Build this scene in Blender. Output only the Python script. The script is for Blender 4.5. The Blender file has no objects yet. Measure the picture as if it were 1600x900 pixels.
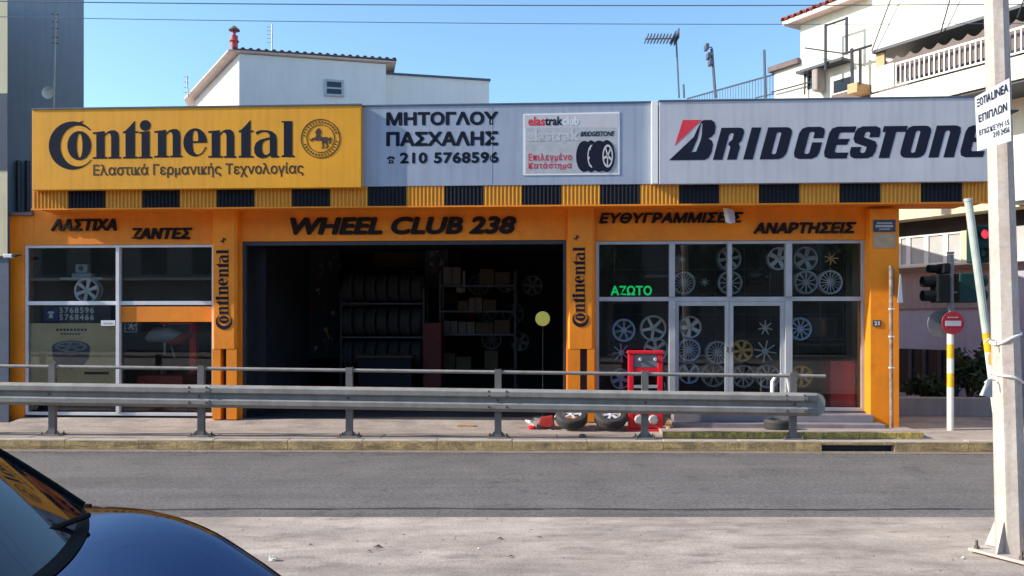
import bpy, math, random
from mathutils import Vector, Matrix
from mathutils.geometry import tessellate_polygon
random.seed(7)
sc = bpy.context.scene
COL = sc.collection
PI = math.pi

# ------------------------------------------------------------------ camera
F = 1300.0                      # focal length in pixels of the 1600 px wide photograph
CAMZ = 1.6
cd = bpy.data.cameras.new("camera"); cam = bpy.data.objects.new("camera", cd); COL.objects.link(cam)
cam.location = (0, 0, CAMZ); cam.rotation_euler = (PI/2, 0, 0)
cd.sensor_width = 36; cd.lens = 36*F/1600; cd.shift_y = 50/1600
cd.clip_start = 0.05; cd.clip_end = 3000
sc.camera = cam
# ------------------------------------------------------------------ sky and sun
SUN = Vector((-0.9935, -0.114, math.tan(math.radians(30)))).normalized()
world = bpy.data.worlds.new("World"); sc.world = world; world.use_nodes = True
nt = world.node_tree; nt.nodes.clear()
sky = nt.nodes.new('ShaderNodeTexSky'); sky.sky_type = 'NISHITA'; sky.sun_disc = False
sky.sun_elevation = math.asin(SUN.z); sky.sun_rotation = math.atan2(SUN.x, SUN.y)
sky.air_density = 1.0; sky.dust_density = 1.0; sky.ozone_density = 1.5; sky.altitude = 50
bg = nt.nodes.new('ShaderNodeBackground'); bg.inputs['Strength'].default_value = 0.15
wo = nt.nodes.new('ShaderNodeOutputWorld')
tint = nt.nodes.new('ShaderNodeMix'); tint.data_type = 'RGBA'; tint.blend_type = 'MULTIPLY'; tint.inputs[0].default_value = 1; tint.inputs[7].default_value = (0.93, 1.16, 1.25, 1)   # clear, slightly cyan air
nt.links.new(sky.outputs[0], tint.inputs[6]); nt.links.new(tint.outputs[2], bg.inputs[0]); nt.links.new(bg.outputs[0], wo.inputs[0])
sl = bpy.data.lights.new("sun", 'SUN'); sl.energy = 4.6; sl.angle = math.radians(0.5); sl.color = (1, 0.90, 0.76)
so = bpy.data.objects.new("sun", sl); COL.objects.link(so)
so.rotation_euler = SUN.to_track_quat('Z', 'Y').to_euler(); so.location = (-20, -5, 15)
sc.view_settings.view_transform = 'Standard'; sc.view_settings.look = 'None'
sc.view_settings.exposure = 0.6; sc.view_settings.gamma = 1.0
try:
    sc.cycles.max_bounces = 8; sc.cycles.transparent_max_bounces = 12
except Exception: pass

# ------------------------------------------------------------------ materials
def mat(name, col, rough=0.6, metal=0.0, var=0.12, scale=3.0, bump=0.0, bscale=60.0, streak=0.0, emit=None, coat=0.0, spec=0.5, dirt=None, dirt_amt=0.0, grain=0.0, gscale=70.0, smear=None):
    m = bpy.data.materials.new(name); m.use_nodes = True
    n = m.node_tree; b = n.nodes['Principled BSDF']; L = n.links.new
    b.inputs['Roughness'].default_value = rough; b.inputs['Metallic'].default_value = metal
    b.inputs['Coat Weight'].default_value = coat; b.inputs['Specular IOR Level'].default_value = spec
    c4 = (col[0], col[1], col[2], 1)
    b.inputs['Base Color'].default_value = c4
    if emit:
        b.inputs['Emission Color'].default_value = (*emit[0], 1); b.inputs['Emission Strength'].default_value = emit[1]
    if var > 0 or bump > 0 or streak > 0:
        tc = n.nodes.new('ShaderNodeTexCoord'); out = tc.outputs['Object']
    if var > 0:
        nz = n.nodes.new('ShaderNodeTexNoise'); nz.inputs['Scale'].default_value = scale; nz.inputs['Detail'].default_value = 6; nz.inputs['Roughness'].default_value = 0.62
        L(out, nz.inputs['Vector'])
        mr = n.nodes.new('ShaderNodeMapRange'); mr.inputs[1].default_value = 0.3; mr.inputs[2].default_value = 0.7
        mr.inputs[3].default_value = 1 - var; mr.inputs[4].default_value = 1 + var; L(nz.outputs[0], mr.inputs[0])
        mx = n.nodes.new('ShaderNodeMix'); mx.data_type = 'RGBA'; mx.blend_type = 'MULTIPLY'; mx.inputs[0].default_value = 1
        mx.inputs[6].default_value = c4; L(mr.outputs[0], mx.inputs[7]); last = mx.outputs[2]
        if streak > 0:
            mp = n.nodes.new('ShaderNodeMapping'); mp.inputs['Scale'].default_value = (6, 6, 0.35); L(out, mp.inputs[0])
            n2 = n.nodes.new('ShaderNodeTexNoise'); n2.inputs['Scale'].default_value = 2; n2.inputs['Detail'].default_value = 5; L(mp.outputs[0], n2.inputs['Vector'])
            r2 = n.nodes.new('ShaderNodeMapRange'); r2.inputs[1].default_value = 0.45; r2.inputs[2].default_value = 0.75; r2.inputs[3].default_value = 1; r2.inputs[4].default_value = 1 - streak; L(n2.outputs[0], r2.inputs[0])
            m3 = n.nodes.new('ShaderNodeMix'); m3.data_type = 'RGBA'; m3.blend_type = 'MULTIPLY'; m3.inputs[0].default_value = 1; L(last, m3.inputs[6]); L(r2.outputs[0], m3.inputs[7]); last = m3.outputs[2]
        if dirt:
            n4 = n.nodes.new('ShaderNodeTexNoise'); n4.inputs['Scale'].default_value = scale*0.6; n4.inputs['Detail'].default_value = 8; n4.inputs['Roughness'].default_value = 0.7; L(out, n4.inputs['Vector'])
            r4 = n.nodes.new('ShaderNodeMapRange'); r4.inputs[1].default_value = 0.45; r4.inputs[2].default_value = 0.7; r4.inputs[3].default_value = 0; r4.inputs[4].default_value = dirt_amt; L(n4.outputs[0], r4.inputs[0])
            m4 = n.nodes.new('ShaderNodeMix'); m4.data_type = 'RGBA'; L(r4.outputs[0], m4.inputs[0]); L(last, m4.inputs[6]); m4.inputs[7].default_value = (*dirt, 1); last = m4.outputs[2]
        def layer(last, sc_, scale_, lo, hi, a, c, detail=6):
            mp_ = n.nodes.new('ShaderNodeMapping'); mp_.inputs['Scale'].default_value = sc_; L(out, mp_.inputs[0])
            g_ = n.nodes.new('ShaderNodeTexNoise'); g_.inputs['Scale'].default_value = scale_; g_.inputs['Detail'].default_value = detail; g_.inputs['Roughness'].default_value = .7; L(mp_.outputs[0], g_.inputs['Vector'])
            q_ = n.nodes.new('ShaderNodeMapRange'); q_.inputs[1].default_value = lo; q_.inputs[2].default_value = hi; q_.inputs[3].default_value = a; q_.inputs[4].default_value = c; L(g_.outputs[0], q_.inputs[0])
            x_ = n.nodes.new('ShaderNodeMix'); x_.data_type = 'RGBA'; x_.blend_type = 'MULTIPLY'; x_.inputs[0].default_value = 1; L(last, x_.inputs[6]); L(q_.outputs[0], x_.inputs[7]); return x_.outputs[2]
        if grain > 0: last = layer(last, (1, 1, 1), gscale, .3, .7, 1-grain, 1+grain, 2)
        if smear:
            for (sc_, s1_, lo, hi, a, c) in smear: last = layer(last, sc_, s1_, lo, hi, a, c)
        L(last, b.inputs['Base Color'])
        rr = n.nodes.new('ShaderNodeMapRange'); rr.inputs[3].default_value = max(0.02, rough - 0.1*var*5); rr.inputs[4].default_value = min(1, rough + 0.1*var*5); L(nz.outputs[0], rr.inputs[0]); L(rr.outputs[0], b.inputs['Roughness'])
    if bump > 0:
        nb = n.nodes.new('ShaderNodeTexNoise'); nb.inputs['Scale'].default_value = bscale; nb.inputs['Detail'].default_value = 4; L(out, nb.inputs['Vector'])
        bp = n.nodes.new('ShaderNodeBump'); bp.inputs['Strength'].default_value = bump; bp.inputs['Distance'].default_value = 0.01; L(nb.outputs[0], bp.inputs['Height']); L(bp.outputs[0], b.inputs['Normal'])
    return m

def glass_mat(name, tint=(0.8, 0.85, 0.88), ior=1.5, rough=0.015, dust=0.006):
    m = bpy.data.materials.new(name); m.use_nodes = True; n = m.node_tree; n.nodes.clear(); L = n.links.new
    o = n.nodes.new('ShaderNodeOutputMaterial'); mx = n.nodes.new('ShaderNodeMixShader'); t = n.nodes.new('ShaderNodeBsdfTransparent'); g = n.nodes.new('ShaderNodeBsdfGlossy')
    fr = n.nodes.new('ShaderNodeFresnel'); fr.inputs[0].default_value = ior; t.inputs[0].default_value = (*tint, 1); g.inputs['Roughness'].default_value = rough
    L(fr.outputs[0], mx.inputs[0]); L(t.outputs[0], mx.inputs[1]); L(g.outputs[0], mx.inputs[2])
    d = n.nodes.new('ShaderNodeBsdfDiffuse'); d.inputs[0].default_value = (0.5, 0.5, 0.5, 1)
    nz = n.nodes.new('ShaderNodeTexNoise'); nz.inputs['Scale'].default_value = 2.5; nz.inputs['Detail'].default_value = 6
    mr = n.nodes.new('ShaderNodeMapRange'); mr.inputs[1].default_value = 0.35; mr.inputs[2].default_value = 0.75; mr.inputs[3].default_value = dust*0.3; mr.inputs[4].default_value = dust*2; L(nz.outputs[0], mr.inputs[0])
    tc = n.nodes.new('ShaderNodeTexCoord'); L(tc.outputs['Object'], nz.inputs['Vector'])
    m2 = n.nodes.new('ShaderNodeMixShader'); L(mr.outputs[0], m2.inputs[0]); L(mx.outputs[0], m2.inputs[1]); L(d.outputs[0], m2.inputs[2]); L(m2.outputs[0], o.inputs[0])
    return m

M = {}
M['orange'] = mat('orange_paint', (0.88, 0.255, 0.003), 0.65, var=0.10, scale=1.6, streak=0.06, bump=0.12, bscale=25, dirt=(0.34, 0.09, 0.01), dirt_amt=0.3, smear=[((1, 1, 1), 3.0, .55, .70, 1.0, .86), ((1, 1, 1), 14.0, .67, .72, 1.0, .6)])
M['yellow_sign'] = mat('yellow_sign_vinyl', (0.76, 0.325, 0.004), 0.65, var=0.09, scale=1.1, streak=0.14, bump=.35, bscale=1.6)
M['grey_sign'] = mat('blue_grey_sign_sheet', (0.32, 0.36, 0.46), 0.5, var=0.09, scale=1.4, streak=0.14, bump=.35, bscale=1.6)
M['silver_sign'] = mat('silver_sign_sheet', (0.46, 0.46, 0.52), 0.5, var=0.08, scale=1.2, streak=0.14, bump=.35, bscale=1.6)
M['ink'] = mat('dark_blue_lettering', (0.010, 0.014, 0.030), 0.8, spec=.15, var=0.1)
M['black_letter'] = mat('black_letter_foam', (0.018, 0.014, 0.016), 0.8, spec=.15, var=0.15)
M['brown_ink'] = mat('brown_black_print', (0.05, 0.018, 0.01), 0.5, var=0.0)
M['red_print'] = mat('red_print', (0.65, 0.03, 0.05), 0.45, var=0.05)
M['white_print'] = mat('white_print', (0.75, 0.76, 0.78), 0.45, var=0.03)
M['grey_print'] = mat('grey_print', (0.42, 0.42, 0.45), 0.45, var=0.15, scale=8)
M['palegrey_print'] = mat('pale_grey_print', (0.52, 0.50, 0.53), 0.45, var=0.05, scale=8)
M['rib_yellow'] = mat('yellow_ribbed_sheet', (0.70, 0.30, 0.025), 0.4, var=0.08, scale=2, streak=0.15)
M['rib_black'] = mat('black_ribbed_sheet', (0.014, 0.016, 0.024), 0.7, spec=.2, var=0.15, scale=2)
M['alu'] = mat('grey_aluminium_frame', (0.42, 0.43, 0.46), 0.42, 0.25, var=0.12, scale=4)
M['alu_white'] = mat('white_aluminium_frame', (0.66, 0.68, 0.72), 0.42, 0.1, var=0.08, scale=4)
M['glass'] = glass_mat('window_glass', (0.95, 0.97, 0.97))
M['glass_dark'] = glass_mat('dark_window_glass', (0.45, 0.5, 0.55), dust=0.02)
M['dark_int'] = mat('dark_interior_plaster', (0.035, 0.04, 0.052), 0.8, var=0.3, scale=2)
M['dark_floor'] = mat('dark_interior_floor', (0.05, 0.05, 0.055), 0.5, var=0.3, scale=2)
M['galv'] = mat('galvanised_steel', (0.25, 0.24, 0.23), 0.8, 0.0, var=0.2, scale=5, streak=0.15, bump=0.1, bscale=30, dirt=(0.22, 0.18, 0.15), dirt_amt=0.35)
M['galv_dark'] = mat('weathered_steel_post', (0.15, 0.145, 0.145), 0.7, 0.05, var=0.2, scale=9, dirt=(0.16, 0.11, 0.08), dirt_amt=0.5)
M['bolt'] = mat('dark_bolt_steel', (0.12, 0.10, 0.09), 0.6, 0.4, var=0.2, scale=20)
M['asphalt'] = mat('road_asphalt', (0.128, 0.117, 0.118), 0.9, var=0.14, scale=1.7, bump=0.8, bscale=120, dirt=(0.17, 0.155, 0.15), dirt_amt=0.5, grain=.38, gscale=28, smear=[((.12, 2.2, 1), 1.0, .35, .65, .82, 1.12), ((.8, .8, 1), 3.0, .58, .66, 1.0, .72), ((1, 1, 1), 9.0, .62, .68, 1.0, 1.25)])
M['tar'] = mat('tar_seam', (0.045, 0.043, 0.048), 0.8, var=0.25, scale=8, bump=0.4, bscale=90)
M['pave_near'] = mat('pale_worn_concrete', (0.42, 0.35, 0.305), 0.9, var=0.15, scale=1.5, bump=0.5, bscale=45, dirt=(0.18, 0.155, 0.14), dirt_amt=0.75, grain=.12, gscale=40, smear=[((.35, 1.1, 1), 1.6, .40, .62, 1.08, .66), ((.5, 1.4, 1), 4.0, .54, .66, 1.0, .66), ((1, 1, 1), 9.0, .64, .70, 1.0, .6)])
M['pave_far'] = mat('grey_pavement_concrete', (0.36, 0.30, 0.27), 0.9, var=0.16, scale=2.5, bump=0.6, bscale=50, dirt=(0.17, 0.15, 0.14), dirt_amt=0.6, grain=.2, gscale=30, smear=[((.4, 1.4, 1), 3, .5, .65, 1.0, .7)])
M['kerb_grey'] = mat('kerb_concrete', (0.40, 0.34, 0.28), 0.9, var=0.16, scale=5, bump=0.5, bscale=50)
M['kerb_yellow'] = mat('worn_yellow_kerb_paint', (0.50, 0.35, 0.16), 0.9, var=0.25, scale=6, bump=0.7, bscale=50, dirt=(0.19, 0.13, 0.08), dirt_amt=0.9, grain=.3, gscale=30, smear=[((.5, 1, 5), 3, .5, .62, 1.0, .55)])
M['kerb_moss'] = mat('mossy_yellow_edge', (0.48, 0.35, 0.09), 0.9, var=0.35, scale=12, bump=0.9, bscale=40, dirt=(0.12, 0.11, 0.05), dirt_amt=1.0, grain=.4, gscale=25)
M['gutter'] = mat('dirty_gutter_concrete', (0.20, 0.16, 0.13), 0.95, var=0.25, scale=5, bump=0.6, bscale=60)
M['ground'] = mat('earth_ground', (0.16, 0.15, 0.13), 0.95, var=0.2, scale=0.4)
M['step'] = mat('grey_marble_step', (0.22, 0.20, 0.225), 0.6, var=0.15, scale=4)
M['white_wall'] = mat('white_plaster', (0.78, 0.77, 0.76), 0.85, var=0.05, scale=0.9, streak=0.05, bump=0.2, bscale=18)
M['apt_wall'] = mat('cream_white_plaster', (0.80, 0.75, 0.62), 0.85, var=0.05, scale=0.9, streak=0.08, bump=0.2, bscale=18)
M['cream'] = mat('cream_plaster', (0.62, 0.55, 0.38), 0.85, var=0.08, scale=1.4, streak=0.15)
M['grey_wall'] = mat('grey_blue_plaster', (0.255, 0.29, 0.345), 0.9, var=0.07, scale=0.8, streak=0.12, bump=0.2, bscale=12)
M['shade_wall'] = mat('brown_grey_plaster', (0.34, 0.29, 0.28), 0.9, var=0.15, scale=0.9, streak=0.2)
M['shade_lilac'] = mat('lilac_shade_plaster', (0.40, 0.41, 0.50), 0.9, var=0.08, scale=0.9, streak=0.1)  # shade on the white ground wall, put into the base colour
M['tile'] = mat('red_clay_tile', (0.36, 0.10, 0.08), 0.8, var=0.25, scale=6)
M['tile_dark'] = mat('dark_weathered_tile', (0.16, 0.12, 0.12), 0.85, var=0.3, scale=5)
M['soffit'] = mat('pink_plaster_soffit', (0.66, 0.52, 0.46), 0.85, var=0.1, scale=3)
M['red_pipe'] = mat('red_chimney_pipe', (0.42, 0.06, 0.07), 0.6, var=0.25, scale=6)
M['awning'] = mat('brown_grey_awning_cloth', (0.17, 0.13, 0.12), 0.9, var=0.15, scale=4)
M['white_metal'] = mat('white_painted_metal', (0.78, 0.78, 0.76), 0.5, var=0.05, scale=5)
M['dark_metal'] = mat('dark_painted_metal', (0.04, 0.045, 0.06), 0.5, 0.2, var=0.2, scale=6)
M['blue_metal'] = mat('slate_blue_metal', (0.09, 0.11, 0.16), 0.6, 0.2, var=0.15, scale=6)
M['mast'] = mat('whitewashed_steel_mast', (0.50, 0.45, 0.41), 0.75, 0.0, var=0.12, scale=3, streak=0.3, bump=0.3, bscale=22, dirt=(0.36, 0.25, 0.23), dirt_amt=0.7, grain=.1, gscale=30)
M['pole_grey'] = mat('grey_green_pole_paint', (0.40, 0.45, 0.42), 0.6, var=0.12, scale=5)
M['pole_white'] = mat('pale_pole_paint', (0.70, 0.72, 0.64), 0.6, var=0.1, scale=6)
M['pole_yellow'] = mat('yellow_pole_band', (0.80, 0.42, 0.01), 0.55, var=0.1, scale=6)
M['signal'] = mat('dark_green_signal_plastic', (0.008, 0.040, 0.042), 0.6, var=0.15, spec=.2, scale=6)
M['signal_black'] = mat('black_signal_plastic', (0.008, 0.010, 0.013), 0.7, var=0.15, spec=.15, scale=6)
M['red_lamp'] = mat('lit_red_lamp', (0.5, 0.02, 0.04), 0.3, var=0, emit=((1, 0.06, 0.10), 0.55))
M['lens_dark'] = mat('unlit_lens', (0.02, 0.05, 0.04), 0.25, var=0)
M['sign_red'] = mat('road_sign_red', (0.34, 0.012, 0.03), 0.6, var=0.2, scale=6)
M['sign_back'] = mat('grey_sign_back', (0.16, 0.17, 0.20), 0.55, 0.2, var=0.15, scale=6)
M['rust_pole'] = mat('rusty_thin_pole', (0.22, 0.15, 0.11), 0.8, 0.1, var=0.5, scale=14, dirt=(0.45, 0.42, 0.38), dirt_amt=0.6)
M['plate_blue'] = mat('dark_blue_street_plate', (0.03, 0.05, 0.09), 0.5, var=0.08)
M['plate_beige'] = mat('beige_plate', (0.42, 0.30, 0.20), 0.7, var=0.15, scale=12)
M['rubber'] = mat('tyre_rubber', (0.035, 0.036, 0.04), 0.75, var=0.25, scale=12, bump=0.2, bscale=50, dirt=(0.09, 0.085, 0.085), dirt_amt=0.5)
M['alloy'] = mat('silver_alloy', (0.72, 0.75, 0.80), 0.33, 0.35, var=0.1, scale=10)
M['alloy_dim'] = mat('dull_grey_alloy', (0.40, 0.44, 0.45), 0.45, 0.1, var=0.1, scale=10)
M['alloy_blue'] = mat('blue_tinted_alloy', (0.50, 0.62, 0.88), 0.4, 0.1, var=0.1, scale=10)
M['alloy_dark'] = mat('dimmed_alloy', (0.10, 0.11, 0.12), 0.5, 0.1, var=0.3, scale=10)  # alloy copy with the garage gloom put into its colour
M['alloy_gold'] = mat('gold_alloy', (0.70, 0.42, 0.10), 0.35, 0.2, var=0.1, scale=10)
M['red'] = mat('red_gloss_paint', (0.72, 0.012, 0.03), 0.35, var=0.08, scale=5)
M['dark_red'] = mat('dull_red_paint', (0.30, 0.022, 0.018), 0.45, var=0.15, scale=5)
M['panel_grey'] = mat('mid_grey_panel', (0.16, 0.17, 0.18), 0.5, var=0.1)
M['grit'] = mat('small_grit', (0.22, 0.19, 0.165), 0.9, var=0.4, scale=40)
M['red_dim'] = mat('dimmed_red', (0.12, 0.012, 0.01), 0.6, var=0.3, scale=6)  # red darkened in colour to carry the dimness inside the garage
M['grey_plastic'] = mat('grey_plastic', (0.33, 0.35, 0.36), 0.5, var=0.1, scale=8)
M['white_plastic'] = mat('white_plastic', (0.70, 0.72, 0.74), 0.4, var=0.05, scale=8)
M['tan'] = mat('tan_rag', (0.52, 0.34, 0.18), 0.9, var=0.25, scale=20)
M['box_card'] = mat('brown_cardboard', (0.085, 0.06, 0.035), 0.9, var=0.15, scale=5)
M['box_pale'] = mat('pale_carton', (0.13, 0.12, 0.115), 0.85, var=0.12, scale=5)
M['yellow_disc'] = mat('lime_yellow_disc', (0.75, 0.70, 0.12), 0.5, var=0.1, scale=9)
M['poster'] = mat('beige_poster_paper', (0.78, 0.60, 0.33), 0.6, var=0.15, scale=2)
M['poster_tyre'] = mat('poster_tyre_print', (0.08, 0.09, 0.12), 0.6, var=0.2, scale=8)
M['poster_rim'] = mat('poster_rim_print', (0.32, 0.33, 0.36), 0.6, var=0.2, scale=8)
M['sticker_blue'] = mat('dark_blue_sticker', (0.01, 0.03, 0.16), 0.4, var=0.05)
M['green_neon'] = mat('green_lettering', (0.0, 0.30, 0.08), 0.5, var=0, emit=((0.0, 0.75, 0.18), 0.38))
M['leaf'] = mat('shrub_leaf', (0.03, 0.055, 0.022), 0.7, var=0.4, scale=5)
M['leaf_tree'] = mat('tree_leaf', (0.05, 0.09, 0.03), 0.6, var=0.4, scale=2)
M['bark'] = mat('bark', (0.10, 0.075, 0.05), 0.9, var=0.3, scale=6)
M['dry_leaf'] = mat('dry_brown_leaf', (0.06, 0.03, 0.018), 0.8, var=0.3, scale=30)
M['paper'] = mat('white_paper_scrap', (0.75, 0.74, 0.70), 0.8, var=0.05)
M['car_paint'] = mat('dark_blue_car_paint', (0.008, 0.034, 0.125), 0.09, 1.0, var=0, coat=0.25)
M['car_glass'] = mat('dark_windscreen_glass', (0.006, 0.009, 0.016), 0.04, 0.0, var=0, spec=0.9)
M['car_trim'] = mat('black_car_trim', (0.003, 0.004, 0.005), 0.6, var=0.1, scale=20, spec=.08)
M['chrome'] = mat('chrome', (0.75, 0.76, 0.78), 0.12, 1.0, var=0)
M['head_glass'] = mat('headlight_glass', (0.55, 0.58, 0.6), 0.08, 0.2, var=0)
M['strap'] = mat('white_strap', (0.72, 0.72, 0.70), 0.6, var=0.1, scale=10)
M['orange_box'] = mat('orange_plastic', (0.75, 0.25, 0.06), 0.5, var=0.08)
M['wire'] = mat('overhead_wire', (0.10, 0.14, 0.22), 0.6, var=0)
M['opp_wall'] = mat('opposite_grey_plaster', (0.30, 0.29, 0.27), 0.9, var=0.1, scale=0.6, streak=0.1)
M['window_dark'] = mat('dark_window_pane', (0.02, 0.028, 0.04), 0.12, var=0)
M['pane_grey'] = mat('frosted_grey_pane', (0.42, 0.44, 0.45), 0.35, var=0.1, scale=2)
M['curtain'] = mat('green_white_cloth', (0.62, 0.72, 0.66), 0.9, var=0.25, scale=6)

# ------------------------------------------------------------------ frames: walls at a real place and angle
class Frame:
    def __init__(s, ox, oy, deg):
        s.o = Vector((ox, oy)); s.a = math.radians(deg)
        s.ux = Vector((math.cos(s.a), math.sin(s.a))); s.uy = Vector((-math.sin(s.a), math.cos(s.a)))
    def L(s, px, py, y0=0.0):        # where the sight line of a photo pixel meets the plane local y = y0
        d = Vector(((px-800)/F, 1.0)); t = (y0 + s.o.dot(s.uy))/d.dot(s.uy); p = d*t - s.o
        return p.dot(s.ux), CAMZ + (500-py)/F*t
    def x(s, px, y0=0.0): return s.L(px, 500, y0)[0]
    def z(s, px, py, y0=0.0): return s.L(px, py, y0)[1]
    def w(s, lx, ly, lz=0.0):
        p = s.o + s.ux*lx + s.uy*ly; return Vector((p.x, p.y, lz))
W0 = Frame(0, 0, 0)
SH = Frame(0, 12.7, -3)          # the tyre shop front
BASE = {}

def info(o, label=None, cat=None, group=None, kind=None):
    if label: o['label'] = label
    if cat: o['category'] = cat
    if group: o['group'] = group
    if kind: o['kind'] = kind
    return o
def thing(name, label, cat, fr=W0, base=(0, 0, 0), group=None, kind=None):
    o = bpy.data.objects.new(name, None); COL.objects.link(o); o.empty_display_size = 0.1
    o.location = fr.w(*base); o.rotation_euler = (0, 0, fr.a); BASE[o.name] = Vector(base)
    return info(o, label, cat, group, kind)

class MB:
    def __init__(s): s.v = []; s.f = []
    def add(s, vs, fs):
        k = len(s.v); s.v += [tuple(v) for v in vs]; s.f += [tuple(k+i for i in f) for f in fs]; return s
    def box(s, x0, x1, y0, y1, z0, z1):
        if x0 > x1: x0, x1 = x1, x0
        if y0 > y1: y0, y1 = y1, y0
        if z0 > z1: z0, z1 = z1, z0
        return s.add([(x0,y0,z0),(x1,y0,z0),(x1,y1,z0),(x0,y1,z0),(x0,y0,z1),(x1,y0,z1),(x1,y1,z1),(x0,y1,z1)],
                     [(0,3,2,1),(4,5,6,7),(0,1,5,4),(1,2,6,5),(2,3,7,6),(3,0,4,7)])
    def hexa(s, p):            # eight corners: bottom ring, top ring
        return s.add(p, [(0,3,2,1),(4,5,6,7),(0,1,5,4),(1,2,6,5),(2,3,7,6),(3,0,4,7)])
    def prism(s, polys, yf, yb, fn=None):   # polys: list of loops of (x, z); the first is the outline, others holes
        pts = [p for l in polys for p in l]; tris = tessellate_polygon([[Vector((a, b, 0)) for a, b in l] for l in polys])
        k = len(pts); g = fn or (lambda a, y, b: (a, y, b))
        vs = [g(a, yf, b) for a, b in pts] + [g(a, yb, b) for a, b in pts]; fs = []
        for t in tris:
            a, b, c = [pts[i] for i in t]
            cr = (b[0]-a[0])*(c[1]-a[1]) - (b[1]-a[1])*(c[0]-a[0])
            t = t if cr > 0 else t[::-1]
            fs.append(tuple(t)); fs.append(tuple(k+i for i in t[::-1]))
        st = 0
        for li, l in enumerate(polys):
            n = len(l); ar = sum(l[i][0]*l[(i+1) % n][1] - l[(i+1) % n][0]*l[i][1] for i in range(n))
            fwd = (ar > 0) == (li == 0)
            for i in range(n):
                a, b = st+i, st+(i+1) % n
                fs.append((b, a, k+a, k+b) if fwd else (a, b, k+b, k+a))
            st += n
        return s.add(vs, fs)
    def tube(s, pts, r, n=8, cap=True):
        P = [Vector(p) for p in pts]; R = r if isinstance(r, (list, tuple)) else [r]*len(P); rings = []; prev = None
        for i, p in enumerate(P):
            d = (P[min(i+1, len(P)-1)] - P[max(i-1, 0)]).normalized()
            if prev is None:
                up = Vector((0, 0, 1)) if abs(d.z) < 0.9 else Vector((1, 0, 0)); a = d.cross(up).normalized()
            else: a = (prev - d*prev.dot(d)).normalized()
            prev = a; b = d.cross(a); rings.append([p + a*R[i]*math.cos(2*PI*j/n) + b*R[i]*math.sin(2*PI*j/n) for j in range(n)])
        vs = [v for r_ in rings for v in r_]; fs = []
        for i in range(len(P)-1):
            for j in range(n):
                a = i*n+j; b = i*n+(j+1) % n; fs.append((a, b, b+n, a+n))
        if cap: fs.append(tuple(range(n))[::-1]); fs.append(tuple((len(P)-1)*n+j for j in range(n)))
        return s.add(vs, fs)
    def lathe(s, prof, c, axis='y', n=32, closed=False):   # prof: (radius, along axis)
        cx, cy, cz = c; vs = []; fs = []
        for r, h in prof:
            for j in range(n):
                t = 2*PI*j/n; a, b = r*math.cos(t), r*math.sin(t)
                vs.append((cx+a, cy+h, cz+b) if axis == 'y' else ((cx+a, cy+b, cz+h) if axis == 'z' else (cx+h, cy+a, cz+b)))
        m = len(prof)
        for i in range(m if closed else m-1):
            i2 = (i+1) % m
            for j in range(n):
                a, b = i*n+j, i*n+(j+1) % n; c_, d = i2*n+(j+1) % n, i2*n+j; fs.append((a, b, c_, d))
        if not closed:
            if prof[0][0] > 1e-6: fs.append(tuple(range(n))[::-1])
            if prof[-1][0] > 1e-6: fs.append(tuple((m-1)*n+j for j in range(n)))
        return s.add(vs, fs)
    def mesh(s, name, base=(0, 0, 0), smooth=False):
        b = Vector(base); me = bpy.data.meshes.new(name)
        me.from_pydata([tuple(Vector(v)-b) for v in s.v], [], s.f); me.validate()
        import bmesh
        bm = bmesh.new(); bm.from_mesh(me)
        if smooth: bmesh.ops.remove_doubles(bm, verts=bm.verts, dist=1e-5)
        bmesh.ops.recalc_face_normals(bm, faces=bm.faces); bm.to_mesh(me); bm.free()
        if smooth:
            me.polygons.foreach_set('use_smooth', [True]*len(me.polygons))
            me.set_sharp_from_angle(angle=math.radians(38))
        return me
    def build(s, name, m, parent=None, fr=W0, base=(0, 0, 0), smooth=False, bevel=0, **kw):
        if parent is not None:
            p = parent
            while p.parent: p = p.parent
            base = BASE[p.name]
            if parent.parent: base = base + Vector(parent.get('_off', (0, 0, 0)))
        me = s.mesh(name, base, smooth); me.materials.append(M[m] if isinstance(m, str) else m)
        o = bpy.data.objects.new(name, me); COL.objects.link(o)
        if parent is not None: o.parent = parent
        else:
            o.location = fr.w(*base); o.rotation_euler = (0, 0, fr.a); BASE[o.name] = Vector(base)
        if bevel:
            bv = o.modifiers.new('bevel', 'BEVEL'); bv.width = bevel; bv.segments = 2; bv.limit_method = 'ANGLE'
        return info(o, **kw)
def inst(src, name, loc, parent=None, rot=(0, 0, 0), scale=None):
    o = src.copy(); o.name = name; COL.objects.link(o); o.parent = parent; o.location = loc; o.rotation_euler = rot
    if scale: o.scale = scale
    return o
def kids(o): return list(o.children)
def copy_tree(o, parent=None):
    ch = kids(o); c = o.copy(); COL.objects.link(c); c.parent = parent
    for k in ch: copy_tree(k, c)
    return c

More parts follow.
